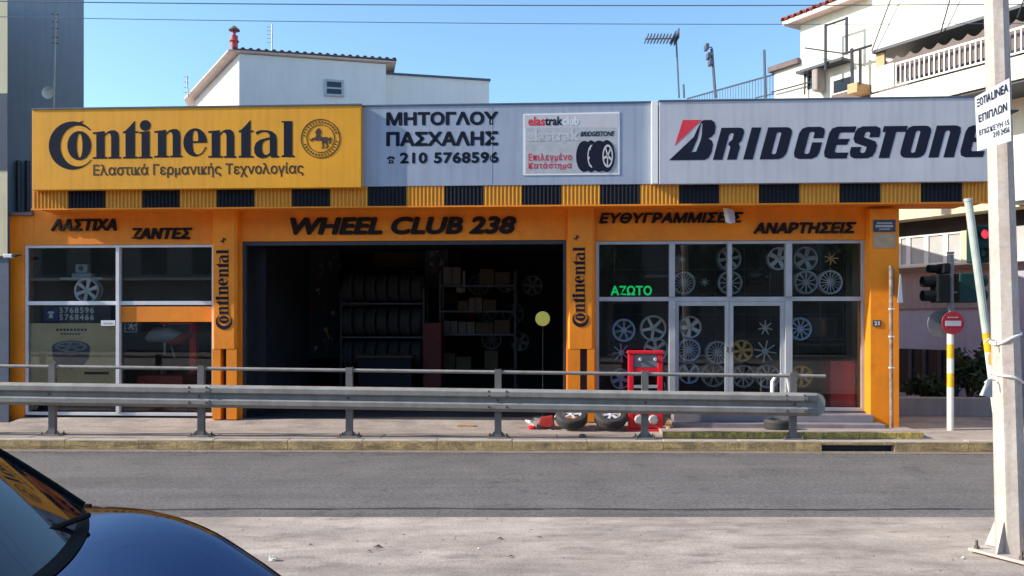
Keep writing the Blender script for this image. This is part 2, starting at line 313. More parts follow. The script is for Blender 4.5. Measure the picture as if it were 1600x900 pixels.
# ------------------------------------------------------------------ lettering
def text_geo(txt, offset=0.0, shear=0.0, spacing=1.0):
    cu = bpy.data.curves.new('text', 'FONT'); cu.body = txt; cu.size = 1; cu.offset = offset; cu.shear = shear; cu.space_character = spacing
    cu.resolution_u = 6; cu.fill_mode = 'FRONT'; cu.extrude = 0.0
    ob = bpy.data.objects.new('text', cu); COL.objects.link(ob)
    me = bpy.data.meshes.new_from_object(ob)
    v = [(a.co.x, a.co.y) for a in me.vertices]; f = [tuple(p.vertices) for p in me.polygons]
    ed = {}
    for p in f:
        for i in range(len(p)):
            a, b = p[i], p[(i+1) % len(p)]; ed[(a, b)] = ed.get((a, b), 0)+1
    bd = [(a, b) for (a, b) in ed if (b, a) not in ed]
    bpy.data.objects.remove(ob); bpy.data.meshes.remove(me); bpy.data.curves.remove(cu)
    return v, f, bd
def put_text(mb, txt, x0, x1, z0, z1, y, depth=0.004, offset=0.0, shear=0.0, fn=None, spacing=1.0):
    v, f, bd = text_geo(txt, 0.0, shear, spacing)
    if not v: return mb
    ax, bx = min(a for a, b in v), max(a for a, b in v); az, bz = min(b for a, b in v), max(b for a, b in v)
    q = [(x0+(a-ax)/(bx-ax)*(x1-x0), z0+(b-az)/(bz-az)*(z1-z0)) for a, b in v]; k = len(q)
    g = fn or (lambda a, yy, b: (a, yy, b))
    vs = [g(a, y, b) for a, b in q] + [g(a, y+depth, b) for a, b in q]
    if offset > 0:      # heavier stroke: a raised strip along every outline edge, a small disc at every corner
        sx = (x1-x0)/(bx-ax); sz = (z1-z0)/(bz-az); w = offset; e_ = .0004
        for i, (a, b) in enumerate(bd):
            p0, p1 = Vector(v[a]), Vector(v[b]); d = p1-p0
            if d.length < 1e-6: continue
            nn = Vector((-d.y, d.x)).normalized()*w; loop = [p0-nn, p1-nn, p1+nn, p0+nn]
            loop = [(x0+(p.x-ax)*sx, z0+(p.y-az)*sz) for p in loop]; yy = y - e_*(1+(i % 3)*.4)
            mb.add([g(p, yy, r) for p, r in loop]+[g(p, y+depth, r) for p, r in loop], [(0, 1, 2, 3), (1, 0, 4, 5), (2, 1, 5, 6), (3, 2, 6, 7), (0, 3, 7, 4)])
        for i, k2 in enumerate({a for a, b in bd}):
            c = Vector(v[k2]); loop = [(x0+(c.x+w*math.cos(t_)-ax)*sx, z0+(c.y+w*math.sin(t_)-az)*sz) for t_ in [j*PI/3+.26 for j in range(6)]]; yy = y - e_*(2.6+(i % 3)*.4)
            mb.add([g(p, yy, r) for p, r in loop], [(0, 1, 2, 3, 4, 5)])
    return mb.add(vs, list(f) + [tuple(k+i for i in p[::-1]) for p in f] + [(b, a, k+a, k+b) for a, b in bd])
def letters(txt, x0, x1, z0, z1, y, depth, m, parent, offset, shear, name='letter'):
    # raised letters, each its own part; layout by advance of a bold sans
    full = text_geo(txt, 0, shear)[0]; ax, bx = min(a for a, b in full), max(a for a, b in full); az, bz = min(b for a, b in full), max(b for a, b in full)
    for i, c in enumerate(txt):
        if c == ' ': continue
        head = text_geo(txt[:i+1], 0, shear)[0]; v = text_geo(c, 0, shear)[0]
        hx = max(a for a, b in head); w = max(a for a, b in v) - min(a for a, b in v)
        k = (x1-x0)/(bx-ax); kz = (z1-z0)/(bz-az)
        # right edge of this letter inside the running string
        xr = x0+(hx-ax)*k; xl = xr - w*k; lo = min(b for a, b in v); hi = max(b for a, b in v)
        mb = MB(); put_text(mb, c, xl, xr, z0+(lo-az)*kz, z0+(hi-az)*kz, y, depth, offset, shear); mb.build(name, m, parent)
def ell(cx, cy, rx, ry, a0=0, a1=360, n=28):
    k = n if abs(a1-a0) == 360 else n+1
    return [(cx+rx*math.cos(math.radians(a0+(a1-a0)*i/n)), cy+ry*math.sin(math.radians(a0+(a1-a0)*i/n))) for i in range(k)]

# the serif word mark, outlines in units of photo pixels above a level baseline
def cont_word():
    A = lambda l: [(40+x/5.517, (490-y)/5.517) for x, y in l]
    B = lambda l: [(300+x/5.926, (505-(x-200)*0.018-y)/5.926) for x, y in l]
    G = []
    out = [(405+x, 374-y) for x, y in ell(0, 0, 205, 208, 39, 321, 40)]
    inn = [(452+x, 378-y) for x, y in ell(0, 0, 152, 176, 318, 50, 36)]
    top = [p for p in out]
    spur = []
    for i, p in enumerate(out):
        spur.append(p)
        if len(spur) > 1 and out[i-1][0] > 497 >= p[0] and p[1] < 300: spur += [(497, 160)]
    G.append([A(spur + inn)])
    G.append([A(ell(463, 375, 103, 126)), A(ell(466, 375, 25, 104))])
    n = [(580,262),(680,252),(682,280),(705,258),(735,246),(772,246),(798,268),(805,310),(805,474),(822,476),(822,490),(715,490),(715,476),(738,474),(738,300),(730,276),(708,270),(682,298),(682,474),(705,476),(705,490),(580,490),(580,476),(610,474),(610,276),(580,276)]
    G.append([A(n)]); G.append([A([(x+530, y-6) for x, y in n])])
    t = [(840,258),(862,250),(900,212),(938,168),(943,168),(943,256),(968,256),(968,270),(943,270),(943,474),(968,476),(968,490),(840,490),(840,476),(862,474),(862,272),(840,272)]
    G.append([A(t)])
    G.append([A([(978,262),(1070,256),(1070,474),(1092,476),(1092,490),(975,490),(975,476),(1000,474),(1000,275),(978,275)])])
    G.append([A(ell(1032, 207, 47, 47, n=20))])
    e = [(1462+x, 360-y) for x, y in ell(0, 0, 102, 122, -2, 315, 36)] + [(1548,440),(1562,402),(1548,400),(1532,440),(1505,462),(1472,464),(1449,440),(1441,400),(1441,365)]
    e = [(1462+x, 360-y) for x, y in ell(0, 0, 102, 122, -2, 318, 36)] + [(1562,402),(1549,400),(1528,440),(1502,462),(1472,464),(1449,440),(1441,400),(1441,365)]
    G.append([A([(x, y-3) for x, y in e]), A([(1440,346),(1440,300),(1448,262),(1465,254),(1482,268),(1488,300),(1488,346)])])
    k = 5.926/5.517
    G.append([B([((x-580)*k+150, 505-(490-y)*k) for x, y in n])])
    G.append([B([((x-840)*k+432, 502-(490-y)*k*1.0) for x, y in t])])
    a = [(590,272),(600,258),(640,246),(690,246),(740,256),(775,285),(786,330),(786,478),(806,484),(806,498),(735,500),(722,480),(690,500),(640,508),(600,490),(578,455),(575,410),(590,365),(630,335),(690,318),(720,312),(720,290),(700,268),(660,262),(625,275),(600,290)]
    G.append([B(a), B([(650,380),(665,350),(700,335),(720,333),(720,455),(700,472),(675,475),(655,455),(648,415)])])
    G.append([B([(828,160),(930,160),(930,476),(950,480),(950,494),(828,494),(828,480),(850,476),(850,175),(828,172)])])
    return G
def horse():
    h = [(1150,262),(1160,245),(1180,240),(1195,262),(1192,290),(1185,312),(1215,322),(1250,320),(1262,335),(1285,320),(1292,345),(1280,385),(1268,380),(1275,350),(1262,352),(1255,375),(1262,405),(1245,430),(1238,425),(1248,402),(1235,380),(1222,372),(1215,395),(1225,405),(1210,430),(1200,425),(1210,405),(1203,380),(1205,360),(1180,352),(1150,355),(1125,345),(1105,364),(1098,355),(1085,340),(1088,334),(1105,345),(1115,330),(1140,325),(1150,310),(1150,290),(1138,278)]
    return [((x-1190)/182, (335-y)/182) for x, y in h]
def ring(cx, cz, r1, r2, n=48): return [ell(cx, cz, r1, r1, n=n), ell(cx, cz, r2, r2, n=n)]
def rrect(x0, z0, x1, z1, r, n=4):
    if not isinstance(r, (list, tuple)): r = [r]*4
    o = []
    for (cx, cz, a0), q in zip([(x0, z0, 180), (x1, z0, 270), (x1, z1, 0), (x0, z1, 90)], r):
        sx = 1 if cx == x0 else -1; sz = 1 if cz == z0 else -1
        if q <= 0: o.append((cx, cz)); continue
        o += [(cx+sx*q+q*math.cos(math.radians(a0+90*i/n)), cz+sz*q+q*math.sin(math.radians(a0+90*i/n))) for i in range(n+1)]
    return o
def stone_word():   # heavy slanted capitals; loops in crop units, y up from a level baseline
    slit = rrect(45, 22, 65, 118, 8)
    D = [rrect(0, 0, 112, 140, [0, 34, 30, 0]), slit]; O = [rrect(0, 0, 112, 140, 30), slit]
    Gg = [[(112,90),(68,90),(68,112),(62,118),(50,118),(45,112),(45,28),(50,22),(62,22),(68,28),(68,72),(112,72),(112,28),(106,10),(86,0),(28,0),(8,8),(0,28),(0,112),(8,132),(28,140),(86,140),(106,132),(112,114)]]
    E = [[(112,140),(112,114),(50,114),(46,108),(46,86),(98,86),(92,60),(46,60),(46,32),(52,26),(108,26),(106,0),(28,0),(8,8),(0,28),(0,112),(8,132),(28,140)]]
    S = [[(28,140),(86,140),(106,132),(112,112),(112,92),(68,92),(68,110),(62,116),(50,116),(45,110),(45,92),(100,74),(112,56),(112,28),(104,8),(84,0),(26,0),(8,8),(0,28),(0,50),(44,50),(44,30),(50,24),(62,24),(68,30),(68,50),(12,68),(0,86),(0,112),(8,132)]]
    T = [[(-14,140),(90,140),(90,114),(46,114),(46,0),(0,0),(0,114),(-14,114)]]
    N = [[(0,0),(44,0),(44,110),(50,118),(60,118),(66,110),(66,0),(112,0),(112,112),(106,132),(86,140),(0,140)]]
    R = [[(0,0),(42,0),(42,108),(48,116),(58,116),(62,110),(62,88),(50,76),(50,66),(62,56),(62,0),(104,0),(104,56),(94,70),(104,84),(106,118),(98,134),(84,140),(0,140)]]
    I = [[(0,0),(42,0),(42,140),(0,140)]]
    Ee = [[(112,112),(112,66),(46,66),(46,32),(52,26),(108,26),(106,0),(28,0),(8,8),(0,28),(0,112),(8,132),(28,140),(86,140),(106,132)], rrect(45, 86, 66, 118, 6)]
    B = [[(43,0),(152,102),(166,134),(186,170),(196,175),(228,175),(242,166),(248,144),(243,116),(230,101),(215,94),(231,84),(236,66),(229,32),(217,10),(200,0)], [(142,34),(168,94),(184,162),(190,160),(186,110),(182,88),(162,38)]]
    RED = [[(103,176),(187,176),(68,64)]]
    out = [('B', B, 0, 0), ('R', R, 235, .27), ('I', I, 368, .27), ('D', D, 440, .27), ('G', Gg, 583, .27), ('E', E, 715, .27), ('S', S, 828, .27), ('T', T, 962, .27), ('O', O, 1050, .27), ('N', N, 1180, .27), ('E', Ee, 1313, .27)]
    res = []
    for nme, P, x0, sh in out: res.append([[(x0+x+sh*z, z) for x, z in l] for l in P])
    return res, RED

# ================================================================== ground, road, pavements
MB().box(-900, 900, -300, 1500, -0.30, -0.155).build('ground', 'ground', kind='structure')
KB = Frame(0, 10.85, -1.0)
rd = MB().add([(-60, 6.70, -0.14), (60, 6.70, -0.14), (60, 10.0, -0.14), (-60, 12.1, -0.14)], [(0, 1, 2, 3)]).build('road', 'asphalt', kind='structure')
sm = MB()
for i in range(60):
    xa, xb = -9+i*0.32, -9+(i+1)*0.32; ya = 7.65+0.012*math.sin(i*1.3)+0.02*math.sin(i*.31); yb = 7.65+0.012*math.sin((i+1)*1.3)+0.02*math.sin((i+1)*.31)
    w = 0.022+0.012*math.sin(i*2.1)
    sm.add([(xa, ya-w, -0.136), (xb, yb-w, -0.136), (xb, yb+w, -0.136), (xa, ya+w, -0.136)], [(0, 1, 2, 3)])
sm.build('tar_seam', 'tar', rd)
MB().box(-60, 60, -14, 6.753, -0.2, 0).build('near_pavement', 'pave_near', kind='structure')
gt = MB().box(-60, 60, 0.0, 0.20, -0.20, -0.132).build('gutter', 'gutter', fr=KB, kind='structure')
kerb = thing('kerb', 'worn kerb of yellow painted stones along the far side of the road', None, KB, (0, 0.2, -0.14), kind='structure')
dx0, dx1 = KB.x(1284, 0.2), KB.x(1398, 0.2)
ks = [-14 + i for i in range(30)]
cuts = sorted([x for x in ks if not dx0-0.12 < x < dx1+0.12] + [dx0, dx1])
for a, b in zip(cuts[:-1], cuts[1:]):
    dz = random.uniform(-0.004, 0.004); low = -0.055 if abs(a-dx0) < 1e-6 else -0.14
    st = MB().box(a+0.0015, b-0.0015, 0.205, 0.36, low, dz).build('kerb_stone', 'kerb_grey', kerb, bevel=0.012)
    MB().box(a+0.003, b-0.003, 0.199, 0.206, low+0.012, dz-0.018).build('painted_face', 'kerb_yellow', st)
MB().box(dx0, dx1, 0.30, 0.36, -0.14, -0.056).build('drain_inlet', 'dark_metal', kerb)
fp = MB().add([(-60, .36, 0), (60, .36, 0), (60, 40, 0), (-60, 40, 0), (-60, .36, -.14), (60, .36, -.14)], [(0, 1, 2, 3)]).build('pavement', 'pave_far', fr=KB, kind='structure')
jx = MB()
for y in (0.80, ):
    jx.box(-13, KB.x(1040), y, y+0.014, 0.0, 0.004)
for x in (-9, -6.6, -4.1, -1.8, 0.6): jx.box(x, x+0.014, 0.37, 0.80, 0.0, 0.0042)
jx.build('pavement_joint', 'gutter', fp)
# garage ramp and the raised mossy slab at the right end
g0, g1 = SH.x(378), SH.x(885)
MB().add([(g0-3.5, -0.55, 0.002), (g1+1.4, -0.55, 0.002), (g1+1.4, 0.0, 0.07), (g0-3.5, 0.0, 0.07), (g0-3.5, -.55, -.05), (g1+1.4, -.55, -.05)], [(0, 1, 2, 3), (4, 5, 1, 0)]).build('garage_ramp', 'pave_far', fr=SH, kind='structure')
s0, s1 = KB.x(1036, .45), KB.x(1443, .45)
sl_ = MB().add([(s0, .455, .085), (s1, .455, .085), (s1+.3, 1.75, .012), (s0+.1, 1.75, .012), (s0, .455, 0), (s1, .455, 0)], [(0, 1, 2, 3), (4, 5, 1, 0), (5, 2, 1), (4, 0, 3)]).build('raised_pavement', 'pave_far', fr=KB, kind='structure')
mm = MB(); x = s0
while x < s1-0.05:
    w = random.uniform(.28, .5); w = min(w, s1-x); mm.box(x+.004, x+w-.004, .44-random.uniform(0, .008), .455, 0.0, .088+random.uniform(-.006, .004)); x += w
mm.build('mossy_edge', 'kerb_moss', sl_, bevel=0.006)

# ================================================================== tyre shop
xs, zs = SH.x, SH.z
X0, X1 = xs(15), xs(1404)
ZL, ZG, ZR = zs(184, 382), zs(630, 376), zs(1140, 375.5)
ZT = 4.62
shop = thing('tyre_shop', 'low orange tyre shop with glass fronts and a dark open garage in the middle', 'shop', SH, (0, 0, 0))
w = MB()
XA = xs(53); ZA = zs(30, 337)
w.box(X0, xs(37), 0, .25, 0, ZA)
w.box(xs(37), XA, 0, .25, ZL, ZA)
w.box(XA, xs(335), 0, .25, ZL, ZT)
w.box(xs(335), g0, 0, .25, 0, ZT)
w.box(g0, g1, 0, .25, ZG, ZT)
w.box(g1, xs(931), 0, .25, 0, ZT)
w.box(xs(931), xs(1352), 0, .25, ZR, ZT)
w.box(xs(1352), X1, 0, .25, 0, ZT)
w.build('wall', 'orange', shop, bevel=.006)
MB().box(xs(1352), xs(1405, -.2), -.20, -.002, 0, zs(1380, 326, -.2)).build('corner_pier', 'orange', shop, bevel=.005)
MB().box(X0-.03, XA, -.05, 6.4, ZA, ZA+.05).build('wall_coping', 'tile_dark', shop)
MB().box(XA+.45, XA+.55, .25, 6.2, ZA+.05, ZT).build('upper_side_wall', 'dark_int', shop)
MB().box(X0, X0+.2, .25, 6.4, 0, ZA).build('side_wall', 'orange', shop)
MB().box(X1-.2, X1, .25, 6.4, 0, ZT).build('side_wall', 'orange', shop)
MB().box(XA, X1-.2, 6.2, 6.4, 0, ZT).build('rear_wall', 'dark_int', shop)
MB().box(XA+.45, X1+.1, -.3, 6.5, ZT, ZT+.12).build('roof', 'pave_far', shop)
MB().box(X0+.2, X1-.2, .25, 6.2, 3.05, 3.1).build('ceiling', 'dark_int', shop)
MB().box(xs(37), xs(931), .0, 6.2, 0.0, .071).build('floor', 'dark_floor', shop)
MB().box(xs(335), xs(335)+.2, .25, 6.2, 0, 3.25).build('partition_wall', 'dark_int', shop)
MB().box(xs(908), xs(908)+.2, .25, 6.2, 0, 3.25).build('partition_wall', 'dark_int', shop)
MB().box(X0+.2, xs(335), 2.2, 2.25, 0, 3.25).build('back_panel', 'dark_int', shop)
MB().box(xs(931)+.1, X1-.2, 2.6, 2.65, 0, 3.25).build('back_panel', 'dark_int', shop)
MB().box(X0+.202, X0+.22, .252, 6.2, 0, 3.25).build('inner_lining', 'dark_int', shop)
MB().box(X1-.22, X1-.202, .252, 6.2, 0, 3.25).build('inner_lining', 'dark_int', shop)
# door sill, steps
MB().box(xs(931), xs(1352), -.02, 2.6, 0, .235).build('display_floor', 'dark_floor', shop)
MB().box(xs(1048), xs(1353), -.30, -.02, .105, .215).build('step', 'step', shop, bevel=.008)
MB().box(xs(1044), xs(1362), -.52, -.02, 0.0, .105).build('step', 'step', shop, bevel=.008)
# pilasters
for (a, b, lg, base_u, hx, hy, y_top) in ((337, 375, (350, 359), 357, 349, 376, 322), (887, 928, (906, 917), 914, 901, 372, 318)):
    zc = zs(a+10, 545, -.14)
    p = MB(); prof = [(xs(a), 0), (xs(a), -.10), (xs(a)+.03, -.14), (xs(b)-.04, -.14), (xs(b), -.11), (xs(b), 0)]
    zt = zs(a, y_top, -.14); n = len(prof)
    p.add([(x, y, zc) for x, y in prof] + [(x, y, zt) for x, y in prof], [tuple(range(n))[::-1], tuple(range(n, 2*n))] + [(i, (i+1) % n, n+(i+1) % n, n+i) for i in range(n)])
    pil = p.build('pilaster', 'orange', shop)
    MB().box(xs(a), xs(lg[0]), -.135, -.001, .07, zc-.002).build('pilaster_leg', 'orange', shop)
    MB().box(xs(lg[1]), xs(b), -.135, -.001, .07, zc-.002).build('pilaster_leg', 'orange', shop)
    MB().box(xs(lg[0]), xs(lg[1]), -.012, -.002, .07, zc-.002).build('pilaster_slot', 'dark_metal', shop)
    y_c = 515 if a == 337 else 511
    fn = lambda u, y, v, bu=base_u, yc=y_c: (SH.x(bu - v*.335, -.14), y, SH.z(bu - v*.335, yc-(u-76)*.325, -.14))
    q = MB()
    for G in cont_word(): q.prism(G, -.147, -.141, fn)
    q.build('lettering', 'ink', pil)
    q = MB(); fn2 = lambda u, y, v, cx=hx, cy=hy: (SH.x(cx-v*9, -.14), y, SH.z(cx-v*9, cy-u*8, -.14))
    q.prism([horse()], -.147, -.141, fn2); q.build('horse_emblem', 'ink', pil)

# fascia lettering, every letter proud of the wall
def put(txt, a, b, top, bot, off=.035, sh=.22):
    letters(txt, xs(a), xs(b), zs((a+b)/2, bot), zs((a+b)/2, top), -.035, .034, 'black_letter', shop, off, sh, 'fascia_letter')
put('ΛΑΣΤΙΧΑ', 82, 182, 343, 360, .035)
put('ΖΑΝΤΕΣ', 206, 300, 357, 373, .035)
put('WHEEL CLUB 238', 456, 805, 340.5, 365, .042)
put('ΕΥΘΥΓΡΑΜΜΙΣΕΙΣ', 937, 1160, 333, 348, .04)
put('ΑΝΑΡΤΗΣΕΙΣ', 1178, 1336, 348.5, 364, .04)

# windows
def bar(mb, a, b, zz0, zz1, y0=.03, y1=.09): mb.box(a, b, y0, y1, zz0, zz1)
# left shop window
lx0, lx1, lm = xs(37), xs(334), xs(184); zb = .10; zt = zs(184, 473.5); hw = .027
win = MB(); bar(win, lx0, lx0+.045, zb, ZL); bar(win, lx1-.045, lx1, zb, ZL); bar(win, lx0+.045, lx1-.045, ZL-.045, ZL); bar(win, lx0+.045, lx1-.045, zb, zb+.05)
win = win.build('shop_window', 'alu_white', shop, bevel=.004)
MB().box(lm-hw, lm+hw, -.01, .092, zb+.05, ZL-.045).build('mullion', 'alu_white', win, bevel=.003)
for a, b in ((lx0+.045, lm-hw), (lm+hw, lx1-.045)):
    MB().box(a, b, .026, .094, zt-.03, zt+.03).build('transom', 'alu_white', win, bevel=.003)
    MB().box(a, b, .058, .064, zt+.03, ZL-.045).build('pane', 'glass', win)
    MB().box(a, b, .058, .064, zb+.05, zt-.03).build('pane', 'glass', win)
# right shop window and glass door
rx0, rx1 = xs(931), xs(1352); rz0 = .235; rt = zs(1140, 467); r1, r2, r3 = xs(1050), xs(1140), xs(1232)
win = MB(); bar(win, rx0, rx0+.05, rz0, ZR); bar(win, rx1-.05, rx1, rz0, ZR); bar(win, rx0+.05, rx1-.05, ZR-.05, ZR); bar(win, rx0+.05, r1-.05, rz0, rz0+.05); bar(win, r3+.05, rx1-.05, rz0, rz0+.05)
win = win.build('shop_window', 'alu', shop, bevel=.004)
MB().box(rx0+.05, rx1-.05, .022, .095, rt-.032, rt+.032).build('transom', 'alu', win, bevel=.003)
for c, wd in ((r1, .045), (r3, .05)): MB().box(c-wd, c+wd, -.035, .098, rz0, rt-.032).build('mullion', 'alu', win, bevel=.003)
for c, wd in ((r1, .04), (r2, .03), (r3, .045)): MB().box(c-wd, c+wd, -.035, .098, rt+.032, ZR-.05).build('mullion', 'alu', win, bevel=.003)
ed = [rx0+.05, r1-.04, r1+.04, r2-.03, r2+.03, r3-.045, r3+.045, rx1-.05]
for a, b in zip(ed[0::2], ed[1::2]): MB().box(a, b, .058, .064, rt+.032, ZR-.05).build('pane', 'glass', win)
MB().box(rx0+.05, r1-.045, .058, .064, rz0+.05, rt-.032).build('pane', 'glass', win)
MB().box(r3+.05, rx1-.05, .058, .064, rz0+.05, rt-.032).build('pane', 'glass', win)
dt = rt-.034
for a, b in ((r1+.046, r2-.003), (r2+.003, r3-.051)):
    d = MB(); d.box(a, a+.06, .03, .085, rz0, dt); d.box(b-.06, b, .03, .085, rz0, dt); d.box(a+.06, b-.06, .03, .085, dt-.07, dt); d.box(a+.06, b-.06, .03, .085, rz0, rz0+.10)
    d = d.build('door_leaf', 'alu', shop, bevel=.004)
    MB().box(a+.06, b-.06, .055, .061, rz0+.10, dt-.07).build('pane', 'glass', d)
    hx = b-.03 if b < r2 else a+.03
    MB().tube([(hx, .03, 1.13), (hx, -.03, 1.13), (hx, -.03, 1.19), (hx, .03, 1.19)], .010).build('door_handle', 'dark_metal', d)
# garage opening: dark steel reveal with folded glazed leaves at the sides
gr = MB(); gr.box(g0, g0+.05, .03, .12, .071, ZG); gr.box(g1-.05, g1, .03, .12, .071, ZG); gr.box(g0+.05, g1-.05, .03, .12, ZG-.06, ZG)
gr = gr.build('garage_door_frame', 'dark_metal', shop)
for a, b in ((g0+.09, g0+.26), ): MB().box(a, b, .32, .36, .071, ZG+.1).build('folding_leaf', 'rib_black', gr)
MB().box(g0+.05, g1-.05, .29, .41, ZG+.0, ZG+.1).build('door_track', 'dark_metal', gr)

# canopy of ribbed sheets over the front, alternately yellow and black
cy = -.52
kx0, kx1 = xs(50, cy), xs(1503, cy); pitch = (kx1-kx0)/24; zk0 = zs(800, 322, cy); zk1 = zk0+.34
def ribbed(x0, x1, z0, z1, y, n, dep=.021, th=.006):
    mb = MB(); p = (x1-x0)/n; prof = []
    for i in range(n):
        a = x0+i*p; prof += [(a, y), (a+p*.30, y), (a+p*.56, y-dep), (a+p*.84, y-dep)]
    prof.append((x1, y)); m = len(prof)
    vs = [(a, b, z0) for a, b in prof]+[(a, b, z1) for a, b in prof]+[(a, b+th, z0) for a, b in prof]+[(a, b+th, z1) for a, b in prof]; fs = []
    for i in range(m-1): fs += [(i, i+1, m+i+1, m+i), (2*m+i+1, 2*m+i, 3*m+i, 3*m+i+1), (i+1, i, 2*m+i, 2*m+i+1), (m+i, m+i+1, 3*m+i+1, 3*m+i)]
    fs += [(0, m, 3*m, 2*m), (m-1, 3*m-1, 4*m-1, 2*m-1)]
    return mb.add(vs, fs)
proto = {}
for i in range(25):
    c = 'rib_yellow' if i % 2 == 0 else 'rib_black'; xa = kx0+i*pitch; wdt = pitch if i < 24 else xs(1544, cy)-xa
    if i < 24 and c in proto: inst(proto[c], 'canopy_panel', (xa, 0, 0), shop)
    else:
        mb = ribbed(.002, wdt-.002, zk0, zk1, cy, 10 if i < 24 else 7); o = mb.build('canopy_panel', c, shop); o.location = (xa, 0, 0)
        if i < 24: proto[c] = o
ex = xs(1544, cy)
MB().box(kx0, ex, cy+.015, 0-.002, zk0+.012, zk0+.05).build('canopy_soffit', 'orange', shop)
MB().box(kx0, ex, cy+.02, -.002, zk0+.05, zs(800, 166, -.54)).build('canopy_box', 'blue_metal', shop)
MB().box(kx0, ex, cy-.028, cy+.014, zk0-.012, zk0+.011).build('canopy_edge_strip', 'orange', shop)
MB().box(X1-.002, ex, -.002, .5, zk0+.05, zk0+.25).build('canopy_bracket', 'orange', shop)

# ---- sign boards on the canopy
def pxfn(y0, slope=0.0, u0=0):
    return lambda u, y, v: (SH.x(u, y0), y, SH.z(u, v+slope*(u-u0), y0))
def board(name, label, a, b, za, zb_, front, m, back=-.545):
    x0_, x1_ = xs(a, front), xs(b, front)
    t = thing(name, label, 'sign', SH, ((x0_+x1_)/2, front, zb_))
    MB().box(x0_, x1_, front, back, zb_, za).build('panel', m, t, bevel=.005)
    MB().box(x0_-.008, x1_+.008, front-.012, back, za, za+.022).build('edge_trim', 'blue_metal', t)
    return t
# yellow board
yf = -.66; t = board('sign_board', 'wide yellow sign board with a dark serif tyre maker name and rearing horse emblem', 50, 564, zs(50, 171.5, yf), zs(50, 297, yf), yf, 'yellow_sign')
f = pxfn(yf, -.0094, 76)
wm = MB()
for G in cont_word(): wm.prism([[(u, 248.8-v) for u, v in l] for l in G], yf-.003, yf-.001, f)
wm.build('lettering', 'ink', t)
put_text(MB(), 'Ελαστικά Γερμανικής Τεχνολογίας', 146, 474, 278.5, 257, yf-.002, .001, .018, 0, pxfn(yf, -.0094, 146)).build('lettering', 'brown_ink', t)
em = MB(); fe = lambda u, y, v: (SH.x(500.8+u*30.7, yf), y, SH.z(500.8+u*30.7, 216.5-v*30.7, yf))
em.prism(ring(0, 0, 1, .955), yf-.005, yf-.001, fe); em.prism(ring(0, 0, .72, .69), yf-.005, yf-.001, fe); em.prism([horse()], yf-.005, yf-.001, fe)
for i in range(34):
    a = i*2*PI/34
    if i % 17 in (0, 1): continue
    c, s = math.cos(a), math.sin(a); tq = [(.79, -.025), (.90, -.025), (.90, .018), (.79, .03)]
    em.prism([[(r*c-q*s, r*s+q*c) for r, q in tq]], yf-.005, yf-.001, fe)
em.build('horse_emblem', 'brown_ink', t)
# middle board
mf = -.548; t = board('sign_board', 'blue grey middle sign board with a Greek name and phone number', 565, 1017, zs(800, 163.5, mf), zs(800, 289.5, mf), mf, 'grey_sign', -.525)
f = pxfn(mf, -.008, 603)
put_text(MB(), 'ΜΗΤΟΓΛΟΥ', 605, 777, 195.5, 176.5, mf-.002, .001, .05, 0, f).build('lettering', 'ink', t)
put_text(MB(), 'ΠΑΣΧΑΛΗΣ', 605, 777, 227.5, 207.5, mf-.002, .001, .05, 0, f).build('lettering', 'ink', t)
put_text(MB(), '210 5768596', 626, 778, 255, 239.5, mf-.002, .001, .045, 0, f, 1.1).build('lettering', 'ink', t); q = MB()
q.prism([[(605, 247), (608, 244.5), (614, 244.5), (617, 247), (617, 249), (613.5, 249), (613, 247.4), (609, 247.4), (608.5, 249), (605, 249)]], mf-.005, mf-.001, f)
q.prism([[(606.5, 255.5), (608.5, 249.6), (613.5, 249.6), (615.5, 255.5)], ell(611, 252.5, 1.5, 1.4, n=10)], mf-.005, mf-.001, f)
q.build('telephone_symbol', 'ink', t)
MB().box(xs(768, mf)-.006, xs(768, mf)+.006, mf-.003, mf-.0005, zs(768, 262, mf), zs(768, 163.7, mf)-.04).build('panel_seam', 'silver_sign', t)
MB().box(xs(768, mf)-.006, xs(768, mf)+.006, mf-.003, mf-.0005, zs(800, 289, mf)+.02, zs(768, 262, mf)-.004).build('panel_seam', 'silver_sign', t)
# poster
pf = mf-.008
t = thing('poster', 'small grey poster of two tyres with red Greek print on the middle sign board', 'poster', SH, (xs(893, pf), pf, zs(893, 272, pf)))
f = pxfn(pf, -.012, 818)
MB().prism([[(817.5, 274), (968, 274.5), (968, 176.5), (817.5, 178)]], pf, mf-.0005, f).build('backing', 'white_print', t)
q = MB(); q.prism([[(821, 271), (965, 271.5), (965, 201), (821, 200.5)]], pf-.002, pf-.0005, f); q.build('grey_field', 'grey_print', t)
MB().prism([[(819.5, 200), (966, 200.4), (966, 179), (819.5, 180)]], pf-.002, pf-.0005, f).build('header_field', 'palegrey_print', t)
put_text(MB(), 'elas', 826, 851, 196, 183, pf-.004, .0015, .03, 0, f).build('lettering', 'red_print', t)
put_text(MB(), 'trak', 852, 878, 196, 183, pf-.004, .0015, .03, 0, f).build('lettering', 'ink', t)
put_text(MB(), 'club', 880, 904, 196, 183, pf-.004, .0015, .02, 0, f).build('lettering', 'white_print', t)
put_text(MB(), 'elastrak', 823, 904, 220, 203, pf-.004, .0015, .04, 0, f).build('lettering', 'palegrey_print', t)
put_text(MB(), 'BRIDGESTONE', 907, 960, 214, 207, pf-.004, .0015, .03, .3, f).build('lettering', 'ink', t)
for s_, a, b in (('Επιλεγμένο', 254, 240), ('Κατάστημα', 266, 254)): put_text(MB(), s_, 826, 893, a, b, pf-.004, .0015, .018, 0, f, 1.15).build('lettering', 'red_print', t)
